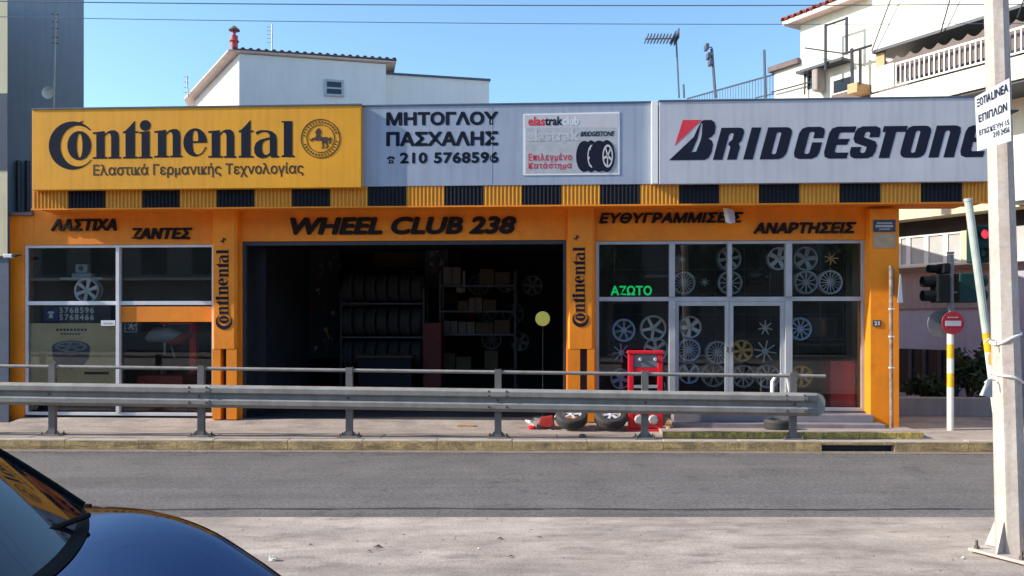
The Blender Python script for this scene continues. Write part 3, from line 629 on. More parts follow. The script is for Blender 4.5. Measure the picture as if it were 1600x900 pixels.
for k, (cx, wx, rim) in enumerate(((913, 13, 0), (936, 15, 1))):
    q = MB(); q.prism([rrect(cx-wx, 270, cx+wx+9, 222, [9, 9, 9, 9])], pf-.004-.002*k, pf-.0022-.002*k, f) if False else None
    q.prism([[(cx+x, 245.5+y) for x, y in ell(0, 0, wx, 24.5, n=30)]], pf-.0040-.004*k, pf-.0022-.004*k, f)
    q.prism([[(cx+wx*.8+x, 245.5+y) for x, y in ell(0, 0, wx*.85, 25, n=30)]], pf-.0052-.004*k, pf-.0042-.004*k, f)
    q.build('tyre_picture', 'ink', t)
    rc = cx+wx*.8
    g = MB(); g.prism([ell(rc+1.5, 245.5, wx*.55, 18, n=24), ell(rc+1.5, 245.5, wx*.42, 14.5, n=24)], pf-.0062-.004*k, pf-.0054-.004*k, f)
    for a in range(5):
        c, s = math.cos(a*1.2566+.4), math.sin(a*1.2566+.4)
        g.prism([[(rc+1.5+(r*c-w_*s)*wx*.5, 245.5+(r*s+w_*c)*17) for r, w_ in ((.1, -.12), (.95, -.12), (.95, .12), (.1, .12))]], pf-.0072-.004*k, pf-.0063-.004*k, f)
    g.build('wheel_picture', 'palegrey_print', t)
# divider post
x_ = xs(1023, -.62); z0_, z1_ = zs(1023, 287, -.62), zs(1023, 158, -.62)
MB().box(x_-.045, x_+.045, -.625, -.53, z0_, z1_).build('sign_post', 'white_metal', fr=SH, base=(x_, -.58, z0_), bevel=.004, label='narrow white upright strip between the blue grey board and the silver board', cat='post')
# silver board
bf = -.64; t = board('sign_board', 'silver grey sign board with slanted dark tyre maker name and red wedge', 1030, 1543.5, zs(1280, 155.5, bf), zs(1280, 285.5, bf), bf, 'silver_sign')
word, RED = stone_word(); fb = lambda u, y, v: (SH.x(1030+u/2.807, bf), y, SH.z(1030+u/2.807, 150+(282-(u-43)*.0105-v)/2.807, bf))
for G in word: MB().prism(G, bf-.003, bf-.001, fb).build('letter', 'ink', t)
MB().prism(RED, bf-.003, bf-.001, fb).build('red_wedge', 'red_print', t)

# ---- small things on the front
x_, z_ = SH.L(1138, 334, -.25)
t = thing('floodlight', 'small white and blue floodlight on the orange fascia under the canopy', 'floodlight', SH, (x_, -.05, z_))
MB().box(x_-.02, x_+.02, -.16, -.001, z_-.0, z_+.05).build('bracket', 'white_metal', t)
MB().hexa([(x_-.05, -.30, z_-.13), (x_+.02, -.30, z_-.15), (x_+.11, -.18, z_-.13), (x_+.03, -.16, z_-.10), (x_-.08, -.26, z_+.08), (x_-.02, -.28, z_+.08), (x_+.10, -.16, z_+.06), (x_+.02, -.14, z_+.09)]).build('housing', 'white_metal', t)
MB().hexa([(x_+.022, -.312, z_-.14), (x_+.026, -.308, z_-.14), (x_+.116, -.185, z_-.12), (x_+.112, -.182, z_-.12), (x_-.018, -.292, z_+.07), (x_-.014, -.290, z_+.07), (x_+.106, -.168, z_+.05), (x_+.102, -.165, z_+.05)]).build('lens', 'alloy_blue', t)
x_, z_ = SH.L(17, 400, -.2)
t = thing('security_camera', 'small white security camera on the left orange pier', 'camera', SH, (x_, 0, z_))
MB().box(x_-.1, x_+.04, -.24, -.17, z_-.03, z_+.03).build('body', 'white_plastic', t, bevel=.01)
MB().tube([(x_, -.17, z_), (x_+.03, -.0, z_+.03)], .012).build('bracket', 'dark_metal', t)
MB().box(x_+.04, x_+.09, -.23, -.18, z_-.02, z_+.02).build('lens_hood', 'dark_metal', t)
x_, z_ = SH.L(1382, 353, -.21)
t = thing('street_name_plate', 'dark blue street name plate on the orange wall at the right corner', 'plate', SH, (x_, 0, z_-.09))
MB().box(x_-.16, x_+.16, -.214, -.201, z_-.085, z_+.09).build('plate', 'plate_blue', t, bevel=.004)
q = MB(); q.box(x_-.11, x_+.11, -.218, -.2145, z_+.03, z_+.05); q.box(x_-.13, x_+.12, -.218, -.2145, z_-.02, z_+.012); q.box(x_-.08, x_+.08, -.218, -.2145, z_-.055, z_-.04); q.build('faded_print', 'grey_print', t)
x_, z_ = SH.L(1382, 375, -.21)
MB().box(x_-.16, x_+.16, -.212, -.201, z_-.12, z_+.10).build('notice_plate', 'plate_beige', fr=SH, base=(x_, 0, z_), label='beige weathered plate directly under the dark blue street name plate', cat='plate', bevel=.004)
x_, z_ = SH.L(1370, 505, -.21)
t = thing('house_number_plate', 'tiny dark house number plate on the right orange pier', 'plate', SH, (x_, 0, z_))
MB().box(x_-.055, x_+.055, -.212, -.201, z_-.045, z_+.045).build('plate', 'plate_blue', t)
put_text(MB(), '21', x_-.035, x_+.035, z_-.028, z_+.028, -.216, .003, .02).build('lettering', 'white_print', t)
q = MB(); x_, z_ = SH.L(985, 454, .1)
t = thing('neon_lettering', 'green glowing Greek word inside the upper pane left of the glass door', 'sign', SH, (x_, .12, z_))
put_text(q, 'ΑΖΩΤΟ', xs(955, .11), xs(1018, .11), zs(985, 461, .11), zs(985, 447, .11), .11, .01, .03); q.build('lettering', 'green_neon', t)

# ================================================================== alloy wheels
def spoke_mb(r0, r1, w0, w1, y0, y1, split=0.0):
    mb = MB(); d = .10
    def one(o0, o1, ww0, ww1): mb.hexa([(o0-ww0, y0, r0), (o1-ww1, y1, r1), (o1-ww1, y1+d, r1), (o0-ww0, y0+d, r0), (o0+ww0, y0, r0), (o1+ww1, y1, r1), (o1+ww1, y1+d, r1), (o0+ww0, y0+d, r0)])
    if split: one(-.02, -split, w0*.5, w1*.5); one(.02, split, w0*.5, w1*.5)
    else: one(0, 0, w0, w1)
    return mb
STY = {'star5': (5, .11, .10, .0), 'wide5': (5, .15, .20, .0), 'ten': (10, .05, .05, 0), 'multi': (16, .03, .03, 0), 'split7': (7, .06, .06, .09), 'thin8': (8, .04, .05, 0), 'six': (6, .10, .16, 0), 'cap': (7, .10, .05, 0)}
WP = {}
def wheel_proto(style, m):
    k = (style, m)
    if k in WP: return WP[k]
    n, w0, w1, sp = STY[style]; t = bpy.data.objects.new('alloy_wheel', None)
    ps = []
    rimr = 1.0 if style not in ('cap', 'thin8') else .0
    if rimr:
        me = MB().lathe([(.84, .02), (.90, -.02), (.955, -.03), (.99, -.01), (1.0, .05), (.955, .10), (.93, .55), (.99, .62), (.99, .66), (.88, .64), (.86, .12)], (0, 0, 0), 'y', 40, True).mesh('rim', smooth=True); me.materials.append(M[m]); ps.append(('rim', me, 0))
    me = MB().lathe([(0, -.02), (.07, -.02), (.09, .01), (.20, .04), (.26, .09), (.26, .20), (0, .20)], (0, 0, 0), 'y', 20).mesh('hub', smooth=True); me.materials.append(M[m]); ps.append(('hub', me, 0))
    me = spoke_mb(.18, .90, w0, w1, .05, .03, sp).mesh('spoke'); me.materials.append(M[m])
    for i in range(n): ps.append(('spoke', me, i*2*PI/n))
    WP[k] = ps; return ps
def wheel(px, py, d, style, m, label, y0=.55, rot=0.0, group='alloy wheels displayed behind the glass', tilt=0.0, flat=None, name='alloy_wheel', cat='wheel', yaw=0.0):
    x_, z_ = SH.L(px, py, y0); tt = (SH.w(x_, y0).y)/F; r = d/2*tt
    o = thing(name, label, cat, SH, (x_, y0, z_), group)
    if flat is not None: o.rotation_euler = (-PI/2, 0, SH.a); r = flat
    else: o.rotation_euler = (tilt, 0, SH.a+yaw)
    o.scale = (r, r, r)
    for nm, me, a in wheel_proto(style, m):
        c = bpy.data.objects.new(nm, me); COL.objects.link(c); c.parent = o; c.rotation_euler = (0, a+rot, 0)
    return o
WL = [
 (975,516,36,'split7','alloy_blue','bluish split spoke wheel, upper left in the pane left of the door'),
 (1021,513,41,'star5','alloy','large bright five spoke star wheel above the red stand'),
 (1025,546,38,'six','alloy','silver wheel half hidden behind the top of the red stand'),
 (971,551,32,'thin8','alloy_blue','blue tinted wheel left of the top of the red stand'),
 (970,592,32,'wide5','alloy_blue','lowest blue tinted wheel, left of the red stand'),
 (1079,511,35,'wide5','alloy','silver five spoke wheel at the top of the left door leaf'),
 (1077,547,36,'multi','alloy_blue','many spoked bluish wheel in the middle of the left door leaf'),
 (1122,551,37,'multi','alloy','bright many spoked wheel beside the middle door post'),
 (1077,583,34,'star5','alloy_blue','blue star wheel at the bottom left of the left door leaf'),
 (1115,586,38,'split7','alloy_dim','dull wheel at the bottom right of the left door leaf'),
 (1160,548,34,'six','alloy_gold','gold six spoke wheel in the right door leaf'),
 (1196,512,26,'cap','alloy','small silver wheel centre at the top of the right door leaf'),
 (1196,549,38,'thin8','alloy','rimless silver eight arm star right of the gold wheel'),
 (1162,588,36,'ten','alloy_dim','dull ten spoke wheel at the bottom left of the right door leaf'),
 (1200,588,38,'ten','alloy','brighter ten spoke wheel at the bottom right of the right door leaf'),
 (1251,514,36,'ten','alloy_blue','bluish wheel in the lower pane right of the door'),
 (1253,588,34,'six','alloy_gold','gold wheel low in the pane right of the door'),
 (1066,405,14,'cap','alloy_dim','tiny dull wheel centre, upper left above the left door leaf'),
 (1069,442,36,'multi','alloy_dim','dark dull wheel in the upper pane above the left door leaf'),
 (1101,441,15,'cap','alloy_dim','small grey wheel cap beside the dark dull wheel'),
 (1140,404,38,'six','alloy_dim','dull six spoke wheel behind the narrow upper mullion'),
 (1141,442,38,'ten','alloy_dim','dull wheel behind the narrow upper mullion, just above the transom'),
 (1217,404,36,'wide5','alloy','bright five spoke wheel left of the upper right mullion'),
 (1259,404,38,'wide5','alloy_dim','grey five spoke wheel, top left of the upper right pane'),
 (1299,404,24,'cap','alloy_gold','small brassy wheel centre at the top of the upper right pane'),
 (1260,441,37,'ten','alloy_dim','dull ten spoke wheel, lower left of the upper right pane'),
 (1298,441,38,'multi','alloy','pale many spoked wheel, lower right of the upper right pane'),
]
for i, (px, py, d, st, m, lab) in enumerate(WL): wheel(px, py, d, st, m, lab, .5+.04*(i % 3), random.uniform(0, 1), yaw=random.uniform(-.12, .12))
wheel(135, 454, 40, 'six', 'alloy', 'silver six spoke wheel standing in the upper left shop window', .35, .2, None)
# chrome display rack
t = thing('display_rack', 'thin chrome wire rack holding the wheels behind the glass door', 'rack', SH, (xs(1150, .9), .9, rz0))
for px in (960, 1045, 1118, 1163, 1203, 1238, 1282, 1318): MB().tube([(xs(px, .85), .85, rz0), (xs(px, .85), .85, 2.75)], .005, 6).build('upright', 'alloy_dark', t)
for py in (421, 459, 491, 530, 566, 604): MB().tube([(xs(955, .8), .8, zs(1140, py, .8)), (xs(1320, .8), .8, zs(1140, py, .8))], .004, 6).build('shelf_wire', 'alloy_dark', t)

# ================================================================== things in and before the shop
# left window
x_, z_ = SH.L(131, 433, .4)
t = thing('display_stand', 'dark covered display block under the silver wheel in the left shop window', 'stand', SH, (x_, .5, .1))
MB().box(xs(60, .6), xs(178, .6), .5, 1.0, .1, zs(120, 474, .5)).build('block', 'blue_metal', t, bevel=.01)
x_, z_ = SH.L(130, 432, .55)
t = thing('counter_machine', 'small pale machine with round dark eye on a shelf in the left window', 'machine', SH, (x_, .55, z_))
MB().box(x_-.17, x_+.17, .50, .62, z_-.02, z_+.05).build('base', 'grey_plastic', t, bevel=.015)
MB().box(x_-.11, x_+.10, .50, .62, z_+.05, z_+.20).build('head', 'grey_plastic', t, bevel=.02)
MB().lathe([(0, -.02), (.035, -.02), (.04, 0), (0, 0)], (x_-.01, .50, z_+.13), 'y', 16).build('dial', 'dark_metal', t)
MB().box(x_-.35, x_+.35, .48, .80, z_-.05, z_-.021).build('shelf', 'alloy_dim', t)
t = thing('tyre_poster', 'large beige poster of a tyre filling the lower left window pane', 'poster', SH, (xs(112, .12), .12, .3))
pa, pb = xs(38.5, .1), xs(182, .1); pz0, pz1 = zs(110, 604, .1), zs(110, 505, .1)
MB().box(pa, pb, .10, .106, pz0-.25, pz1).build('sheet', 'poster', t)
fp_ = lambda u, y, v: (SH.x(u, .1), y, SH.z(u, v, .1))
q = MB(); q.prism([ell(111, 543, 30, 11, n=36)], .096, .0995, fp_); q.prism([[(81, 543), (83, 560), (92, 572), (111, 577), (130, 572), (139, 560), (141, 543), (130, 552), (111, 555), (92, 552)]], .095, .0993, fp_); q.build('tyre_picture', 'poster_tyre', t)
q = MB(); q.prism([ell(111, 541.5, 25, 8.5, n=30), ell(111, 541.5, 20, 6, n=30)], .091, .0945, fp_)
for a in (0, 72, 144, 216, 288):
    c, s = math.cos(math.radians(a+50)), math.sin(math.radians(a+50)); q.prism([[(111+(r*c-w_*s)*22, 541.5+(r*s+w_*c)*7.5) for r, w_ in ((.05, -.2), (.98, -.15), (.98, .15), (.05, .2))]], .088, .0905, fp_)
q.build('wheel_picture', 'poster_rim', t)
q = MB()
for i in range(9): q.box(xs(88+i*5.5, .1), xs(91.5+i*5.5, .1), .096, .0995, zs(110, 517, .1), zs(110, 513.5, .1))
for i in range(7): q.box(xs(95+i*4.5, .1), xs(98+i*4.5, .1), .096, .0995, zs(110, 523, .1), zs(110, 520.5, .1))
q.box(xs(132, .1), xs(170, .1), .096, .0995, zs(150, 585, .1), zs(150, 581, .1)); q.build('faded_print', 'box_card', t)
t = thing('phone_sticker', 'dark blue phone sticker with two rows of pale digits under the left window transom', 'sticker', SH, (xs(110, .09), .1, zs(110, 502, .1)))
MB().box(xs(69, .1), xs(92, .1), .088, .094, zs(80, 502, .1), zs(80, 480, .1)).build('panel', 'sticker_blue', t)
for s_, a, b in (('5768596', 489, 480.5), ('5768466', 500, 491.5)): put_text(MB(), s_, 94, 147, a, b, .088, .003, .025, 0, fp_, 1.3).build('lettering', 'white_print', t)
q = MB()
q.prism([[(75, 489), (77, 486.5), (84, 486.5), (86, 489), (84, 490), (77, 490)], ], .083, .0875, fp_); q.prism([[(77, 497), (78.5, 490.6), (82.5, 490.6), (84, 497)]], .083, .0875, fp_); q.build('telephone_symbol', 'white_print', t)
x_, z_ = SH.L(170, 505, .03)
t = thing('window_label', 'small white label at the corner of the beige tyre poster', 'label', SH, (x_, .02, z_))
MB().box(x_-.115, x_+.105, .010, .020, z_-.04, z_+.045).build('plate', 'white_plastic', t)
q = MB(); q.box(x_-.08, x_+.07, .006, .0095, z_-.01, z_+.015); q.build('faded_print', 'grey_print', t)
# orange beam and speaker in the right pane
MB().box(lm+hw+.002, lx1-.047, .034, .056, zs(260, 503, .16), zs(260, 479, .16)).build('header_panel', 'orange', shop, bevel=.006)
x_, z_ = SH.L(206, 509, .14)
t = thing('wall_fan', 'small square grey vent fan in the upper left corner of the lower pane', 'fan', SH, (x_, .12, z_))
q = MB(); q.prism([rrect(x_-.105, z_-.105, x_+.105, z_+.105, .01), rrect(x_-.085, z_-.085, x_+.085, z_+.085, .02)], .10, .14); q.build('frame', 'grey_plastic', t)
MB().lathe([(0, 0), (.022, 0), (.022, .02), (0, .02)], (x_, .11, z_), 'y', 12).build('hub', 'white_plastic', t)
for i in range(5):
    a = i*2*PI/5; MB().hexa([(x_+.02*math.cos(a), .12, z_+.02*math.sin(a)), (x_+.075*math.cos(a-.2), .115, z_+.075*math.sin(a-.2)), (x_+.075*math.cos(a-.2), .119, z_+.075*math.sin(a-.2)), (x_+.02*math.cos(a), .124, z_+.02*math.sin(a)),
      (x_+.02*math.cos(a+.6), .125, z_+.02*math.sin(a+.6)), (x_+.075*math.cos(a+.5), .130, z_+.075*math.sin(a+.5)), (x_+.075*math.cos(a+.5), .134, z_+.075*math.sin(a+.5)), (x_+.02*math.cos(a+.6), .129, z_+.02*math.sin(a+.6))]).build('blade', 'alloy_dim', t)
# red tyre changer behind the left glass
x_ = xs(262, .9); z_ = .071
t = thing('tyre_changer', 'red tyre changing machine with round turntable behind the left window', 'machine', SH, (x_, .95, z_))
MB().hexa([(x_-.50, .65, z_), (x_+.45, .65, z_), (x_+.45, 1.25, z_), (x_-.50, 1.25, z_), (x_-.42, .70, z_+.62), (x_+.34, .70, z_+.62), (x_+.34, 1.2, z_+.62), (x_-.42, 1.2, z_+.62)]).build('cabinet', 'dark_red', t, bevel=.02)
MB().lathe([(0, 0), (.05, 0), (.05, .08), (.30, .10), (.30, .13), (0, .13)], (x_-.1, .95, z_+.62), 'z', 28).build('turntable', 'alloy_dim', t)
MB().box(x_+.30, x_+.42, 1.05, 1.17, z_+.62, z_+1.75).build('column', 'red', t, bevel=.01)
MB().box(x_-.20, x_+.42, 1.02, 1.14, z_+1.45, z_+1.55).build('arm', 'red', t, bevel=.01)
MB().tube([(x_-.12, 1.05, z_+1.5), (x_-.12, 1.05, z_+.95)], .025).build('mount_shaft', 'alloy', t)
MB().tube([(x_-.30, .62, z_+.50), (x_+.30, .60, z_+.08)], .022).build('pedal_bar', 'red', t)
MB().box(x_-.10, x_-.02, .57, .68, z_+.27, z_+.36).build('pedal', 'tan', t)
x_, z_ = SH.L(262, 527, .5)
t = thing('wrapped_bumper', 'grey plastic covered bumper with red stripes hanging above the tyre changer', 'car part', SH, (x_, .5, z_))
q = MB(); q.tube([(x_-.35, .55, z_-.02), (x_-.2, .47, z_+.04), (x_+.05, .44, z_+.05), (x_+.25, .47, z_)], [.06, .12, .13, .07], 12); q.build('shell', 'grey_plastic', t, smooth=True)
q = MB(); q.tube([(x_+.05, .42, z_-.10), (x_+.25, .44, z_-.03), (x_+.42, .5, z_+.06)], [.05, .09, .04], 10); q.build('red_tail', 'dark_red', t, smooth=True)
MB().tube([(x_+.05, .5, z_-.12), (x_+.12, .5, z_-.34)], .012).build('hanging_strap', 'grey_plastic', t)
MB().tube([(x_, .6, z_+.08), (x_, .6, z_+.45)], .01).build('hanger', 'dark_metal', t)
# right pane: red cabinet, monitor
xa, xb = xs(1297, .2), xs(1338, .2)
t = thing('red_cabinet', 'plain red cabinet behind the glass at the far right of the shop', 'cabinet', SH, ((xa+xb)/2, .3, rz0))
MB().box(xa, xb, .2, .6, rz0, zs(1318, 564, .2)).build('body', 'red', t, bevel=.012)
MB().box(xa+.02, xb-.02, .188, .198, rz0+.04, zs(1318, 564, .2)-.03).build('door', 'red', t, bevel=.004)
MB().box(xb-.06, xb-.045, .16, .187, rz0+.38, rz0+.5).build('handle', 'alloy_dim', t)
x_ = xs(1285, .9); z_ = zs(1285, 528, .9)
t = thing('monitor', 'black wide monitor standing on a shelf in the lower right pane', 'monitor', SH, (x_, .95, z_-.1))
MB().box(x_-.24, x_+.22, .9, .95, z_, z_+.33).build('screen_housing', 'dark_metal', t, bevel=.01)
MB().box(x_-.21, x_+.19, .893, .8995, z_+.03, z_+.30).build('screen', 'window_dark', t)
MB().box(x_-.03, x_+.03, .93, .97, z_-.09, z_).build('stand', 'dark_metal', t)
MB().box(x_-.45, x_+.35, .8, 1.2, z_-.12, z_-.091).build('shelf_board', 'box_card', fr=SH, base=(x_, 1, z_-.1), label='brown shelf board under the black monitor', cat='shelf')
MB().box(xs(1325, 1.2), xs(1348, 1.2), 1.0, 1.3, rz0, 3.2).build('inner_column', 'cream', fr=SH, base=(xs(1336, 1.2), 1.1, rz0), label='pale yellowish column inside the right end of the shop', cat='column')

# garage interior
def shelf_unit(a, b, y, label, zlist, depth=.5):
    t = thing('shelving_unit', label, 'shelf', SH, ((a+b)/2, y, .071), 'shelving inside the garage')
    for x in (a, b-.04):
        for yy in (y, y+depth-.04): MB().box(x, x+.04, yy, yy+.04, .071, zlist[-1]+.3).build('post', 'dark_metal', t)
    for z in zlist: MB().box(a, b, y, y+depth, z, z+.03).build('shelf', 'blue_metal', t)
    return t
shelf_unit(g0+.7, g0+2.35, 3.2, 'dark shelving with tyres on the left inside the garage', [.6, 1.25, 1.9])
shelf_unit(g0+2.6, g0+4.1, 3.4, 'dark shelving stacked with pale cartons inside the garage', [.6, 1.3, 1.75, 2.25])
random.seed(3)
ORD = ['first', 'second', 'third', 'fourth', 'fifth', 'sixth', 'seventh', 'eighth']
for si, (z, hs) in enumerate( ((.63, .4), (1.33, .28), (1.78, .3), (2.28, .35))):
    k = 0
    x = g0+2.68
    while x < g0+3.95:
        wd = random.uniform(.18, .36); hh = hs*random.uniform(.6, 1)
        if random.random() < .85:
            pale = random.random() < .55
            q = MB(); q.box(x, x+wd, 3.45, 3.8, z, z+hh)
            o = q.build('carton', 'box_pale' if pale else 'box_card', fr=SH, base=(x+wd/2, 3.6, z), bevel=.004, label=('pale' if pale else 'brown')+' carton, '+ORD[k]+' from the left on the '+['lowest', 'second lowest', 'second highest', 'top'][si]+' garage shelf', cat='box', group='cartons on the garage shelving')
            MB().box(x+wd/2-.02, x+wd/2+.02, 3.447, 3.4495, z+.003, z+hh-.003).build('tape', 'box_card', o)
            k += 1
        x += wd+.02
def tyre_mesh():
    mb = MB(); mb.lathe([(.60, -.30), (.64, -.36), (.80, -.37), (.93, -.33), (.985, -.24), (1, -.20), (1, -.13), (.975, -.125), (.975, -.10), (1, -.095), (1, -.02), (.975, -.015), (.975, .015), (1, .02), (1, .095), (.975, .10), (.975, .125), (1, .13), (1, .20), (.985, .24), (.93, .33), (.80, .37), (.64, .36), (.60, .30)], (0, 0, 0), 'y', 40, True)
    me = mb.mesh('tyre', smooth=True); me.materials.append(M['rubber']); return me
TY = tyre_mesh()
for si, z in enumerate((.63, 1.28, 1.93)):
    for i in range(7):
        o = bpy.data.objects.new('tyre', TY); COL.objects.link(o); o.location = SH.w(g0+.83+i*.225, 3.45, z+.29); o.scale = (.28, .28, .28); o.rotation_euler = (0, 0, SH.a+PI/2)
        info(o, ORD[i]+' tyre from the left on the '+['lowest', 'middle', 'top'][si]+' shelf of the garage tyre rack', 'tyre', 'tyres in the garage rack')
def lowbox(a, b, y0, y1, z0, z1, name, m, label, cat, extra=None):
    t = thing(name, label, cat, SH, ((a+b)/2, (y0+y1)/2, z0)); MB().box(a, b, y0, y1, z0, z1).build('body', m, t, bevel=.01)
    return t
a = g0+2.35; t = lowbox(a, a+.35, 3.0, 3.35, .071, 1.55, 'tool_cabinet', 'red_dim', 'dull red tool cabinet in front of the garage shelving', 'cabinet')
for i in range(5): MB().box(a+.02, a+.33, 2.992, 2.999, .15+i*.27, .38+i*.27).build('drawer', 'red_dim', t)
a = g0+.3; t = lowbox(a+.9, a+1.9, 2.6, 3.0, .071, .9, 'work_bench', 'rib_black', 'dark blue work bench on the left inside the garage', 'bench')
MB().box(a+.88, a+1.92, 2.58, 3.02, .9, .94).build('top', 'box_card', t)
a = xs(640, 3.0); z_ = zs(660, 470, 3.0)
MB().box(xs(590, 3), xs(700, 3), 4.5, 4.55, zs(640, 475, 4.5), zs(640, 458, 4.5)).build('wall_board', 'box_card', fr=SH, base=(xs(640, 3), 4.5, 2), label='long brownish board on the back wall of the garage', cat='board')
MB().box(xs(535, 4.5), xs(578, 4.5), 4.5, 4.56, zs(555, 479, 4.5), zs(555, 471, 4.5)).build('back_wall_strip', 'tan', fr=SH, base=(xs(555, 4.5), 4.5, 2), label='small pale strip on the back wall, left inside the garage', cat='strip')  # plain tan strip
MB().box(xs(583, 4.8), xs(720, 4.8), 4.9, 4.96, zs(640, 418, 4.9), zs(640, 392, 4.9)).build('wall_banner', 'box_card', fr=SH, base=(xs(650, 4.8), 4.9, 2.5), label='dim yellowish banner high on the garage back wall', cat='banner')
x_, z_ = SH.L(848, 498, .15); rr_ = 11.5*SH.w(x_, .15).y/F
t = thing('round_sign', 'lime yellow round disc on a thin stem standing in the garage mouth', 'sign', SH, (x_, .2, .071))
MB().lathe([(0, -.01), (rr_-.005, -.01), (rr_, -.004), (rr_, .004), (rr_-.005, .01), (0, .01)], (x_, .15, z_), 'y', 32).build('disc', 'yellow_disc', t)
MB().tube([(x_, .17, .1), (x_, .17, z_)], .005).build('stem', 'dark_metal', t)
MB().lathe([(0, 0), (.16, 0), (.15, .03), (0, .035)], (x_, .17, .071), 'z', 20).build('foot', 'dark_metal', t)

# dim clutter deeper in the garage
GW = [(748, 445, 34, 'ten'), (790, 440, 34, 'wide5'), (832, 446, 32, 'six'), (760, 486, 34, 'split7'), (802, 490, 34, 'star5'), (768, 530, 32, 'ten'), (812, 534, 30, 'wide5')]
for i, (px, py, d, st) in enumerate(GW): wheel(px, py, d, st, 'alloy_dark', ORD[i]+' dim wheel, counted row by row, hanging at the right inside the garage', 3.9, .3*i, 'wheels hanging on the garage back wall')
for i, (px, py, w_, h_, m_, nm, lab) in enumerate(((430, 440, 22, 30, 'panel_grey', 'wall_poster', 'dim grey poster on the left back wall of the garage'), (405, 470, 12, 40, 'dark_red', 'hanging_coat', 'dull red coat hanging on the left back wall of the garage'),
   (640, 430, 30, 16, 'box_pale', 'paper_stack', 'pale papers pinned above the carton shelves'), (720, 440, 14, 34, 'white_print', 'towel', 'pale towel hanging right of the carton shelves'), (455, 560, 20, 30, 'rib_black', 'waste_bin', 'black bin on the garage floor at the left'), (735, 500, 16, 34, 'dark_red', 'fire_extinguisher', 'dull red extinguisher on the right back wall of the garage'), (505, 415, 60, 8, 'dark_red', 'wall_strip', 'thin dull red strip high on the left back wall of the garage'))):
    x_, z_ = SH.L(px, py, 4.6); k_ = 17.3/F; t = thing(nm, lab, 'clutter' if nm in ('wall_strip', 'paper_stack') else nm.replace('_', ' '), SH, (x_, 4.6, z_))
    q = MB(); n_ = 5
    for j in range(n_):   # slightly rumpled outline of several facets
        a = x_-w_*k_/2+w_*k_*j/n_; b = a+w_*k_/n_; y_a = 4.58+.03*math.sin(j*1.7+i); y_b = 4.58+.03*math.sin((j+1)*1.7+i); hz_ = h_*k_/2
        q.hexa([(a, y_a, z_-hz_*(1+.08*math.sin(j*2+i))), (b, y_b, z_-hz_*(1+.08*math.sin(j*2+2+i))), (b, y_b+.05, z_-hz_), (a, y_a+.05, z_-hz_), (a, y_a, z_+hz_), (b, y_b, z_+hz_), (b, y_b+.05, z_+hz_), (a, y_a+.05, z_+hz_)])
    q.build('body', m_, t)

def tool_board(px0, px1, py0, py1, y, label, seed, n):
    rd_ = random.Random(seed); xa, xb = xs(px0, y), xs(px1, y); za, zb2 = zs(px0, py1, y), zs(px0, py0, y)
    t = thing('tool_board', label, 'tool board', SH, ((xa+xb)/2, y, za)); MB().box(xa, xb, y+.02, y+.04, za, zb2).build('board', 'dark_int', t)
    for i in range(n):
        cx = rd_.uniform(xa+.06, xb-.06); cz = rd_.uniform(za+.12, zb2-.1); ln = rd_.uniform(.06, .22); a = rd_.uniform(-.5, .5)+PI/2; w_ = rd_.uniform(.012, .03); q = MB()
        p0 = (cx-math.cos(a)*ln/2, y, cz-math.sin(a)*ln/2); p1_ = (cx+math.cos(a)*ln/2, y, cz+math.sin(a)*ln/2)
        q.tube([p0, ((p0[0]+p1_[0])/2+.01, y-.005, (p0[2]+p1_[2])/2), p1_], [w_*.7, w_*.5, w_], 6); q.lathe([(0, -.02), (w_*1.8, -.02), (w_*2, .015), (0, .015)], p1_, 'y', 9)
        q.build('tool', rd_.choice(['panel_grey', 'alloy_dark', 'red_dim', 'box_pale', 'grey_plastic', 'box_card', 'tan']), t)
tool_board(400, 470, 400, 500, 3.8, 'dark board crowded with small tools, far left inside the garage', 1, 22)
tool_board(478, 530, 385, 560, 4.3, 'narrow board of hanging tools left of the garage tyre rack', 2, 20)
tool_board(664, 700, 390, 450, 4.0, 'small board of tools between the two garage shelving units', 3, 10)

# red stand in front of the window
sy = -.62; xa, xb = xs(982, sy), xs(1036, sy); zb0 = 0.03; ztp = zs(1009, 548, sy)
t = thing('red_stand', 'tall red metal stand with two round gauges outside the glass left of the door', 'stand', SH, ((xa+xb)/2, sy, 0))
MB().box(xa, xa+.075, sy, sy+.14, zb0, ztp-.05).build('upright', 'red', t, bevel=.01)
MB().box(xb-.075, xb, sy, sy+.14, zb0, ztp-.05).build('upright', 'red', t, bevel=.01)
MB().box(xa-.012, xb+.012, sy-.012, sy+.16, ztp-.048, ztp).build('top_cap', 'red', t, bevel=.008)
MB().box(xa+.077, xb-.077, sy+.02, sy+.10, ztp-.24, ztp-.052).build('gauge_panel', 'panel_grey', t)
MB().box(xa+.077, xb-.077, sy+.01, sy+.12, ztp-.34, ztp-.245).build('cross_bar', 'red', t)
for k_ in (1000.5, 1024):
    cx = xs(k_, sy); g = MB().lathe([(0, -.02), (.020, -.02), (.025, -.012), (.025, .02), (0, .02)], (cx, sy+.005, ztp-.125), 'y', 20).build('gauge', 'alloy', t, smooth=True)
    MB().box(cx-.003, cx+.003, sy-.019, sy-.016, ztp-.125, ztp-.110).build('needle', 'dark_metal', g)
MB().box(xa+.077, xb-.077, sy+.0, sy+.10, .62, .66).build('shelf', 'grey_plastic', t)
MB().box(xa+.077, xb-.077, sy+.005, sy+.11, .06, .30).build('base_panel', 'red', t)
for cx in (xs(999, sy), xs(1021, sy)):
    MB().lathe([(0, -.02), (.055, -.02), (.075, 0), (.075, .01), (0, .01)], (cx, sy-.002, .165), 'y', 8).build('base_boss', 'grey_plastic', t)
MB().box(xa-.03, xb+.03, sy-.05, sy+.2, 0.0, .028).build('foot_plate', 'red', t, bevel=.005)
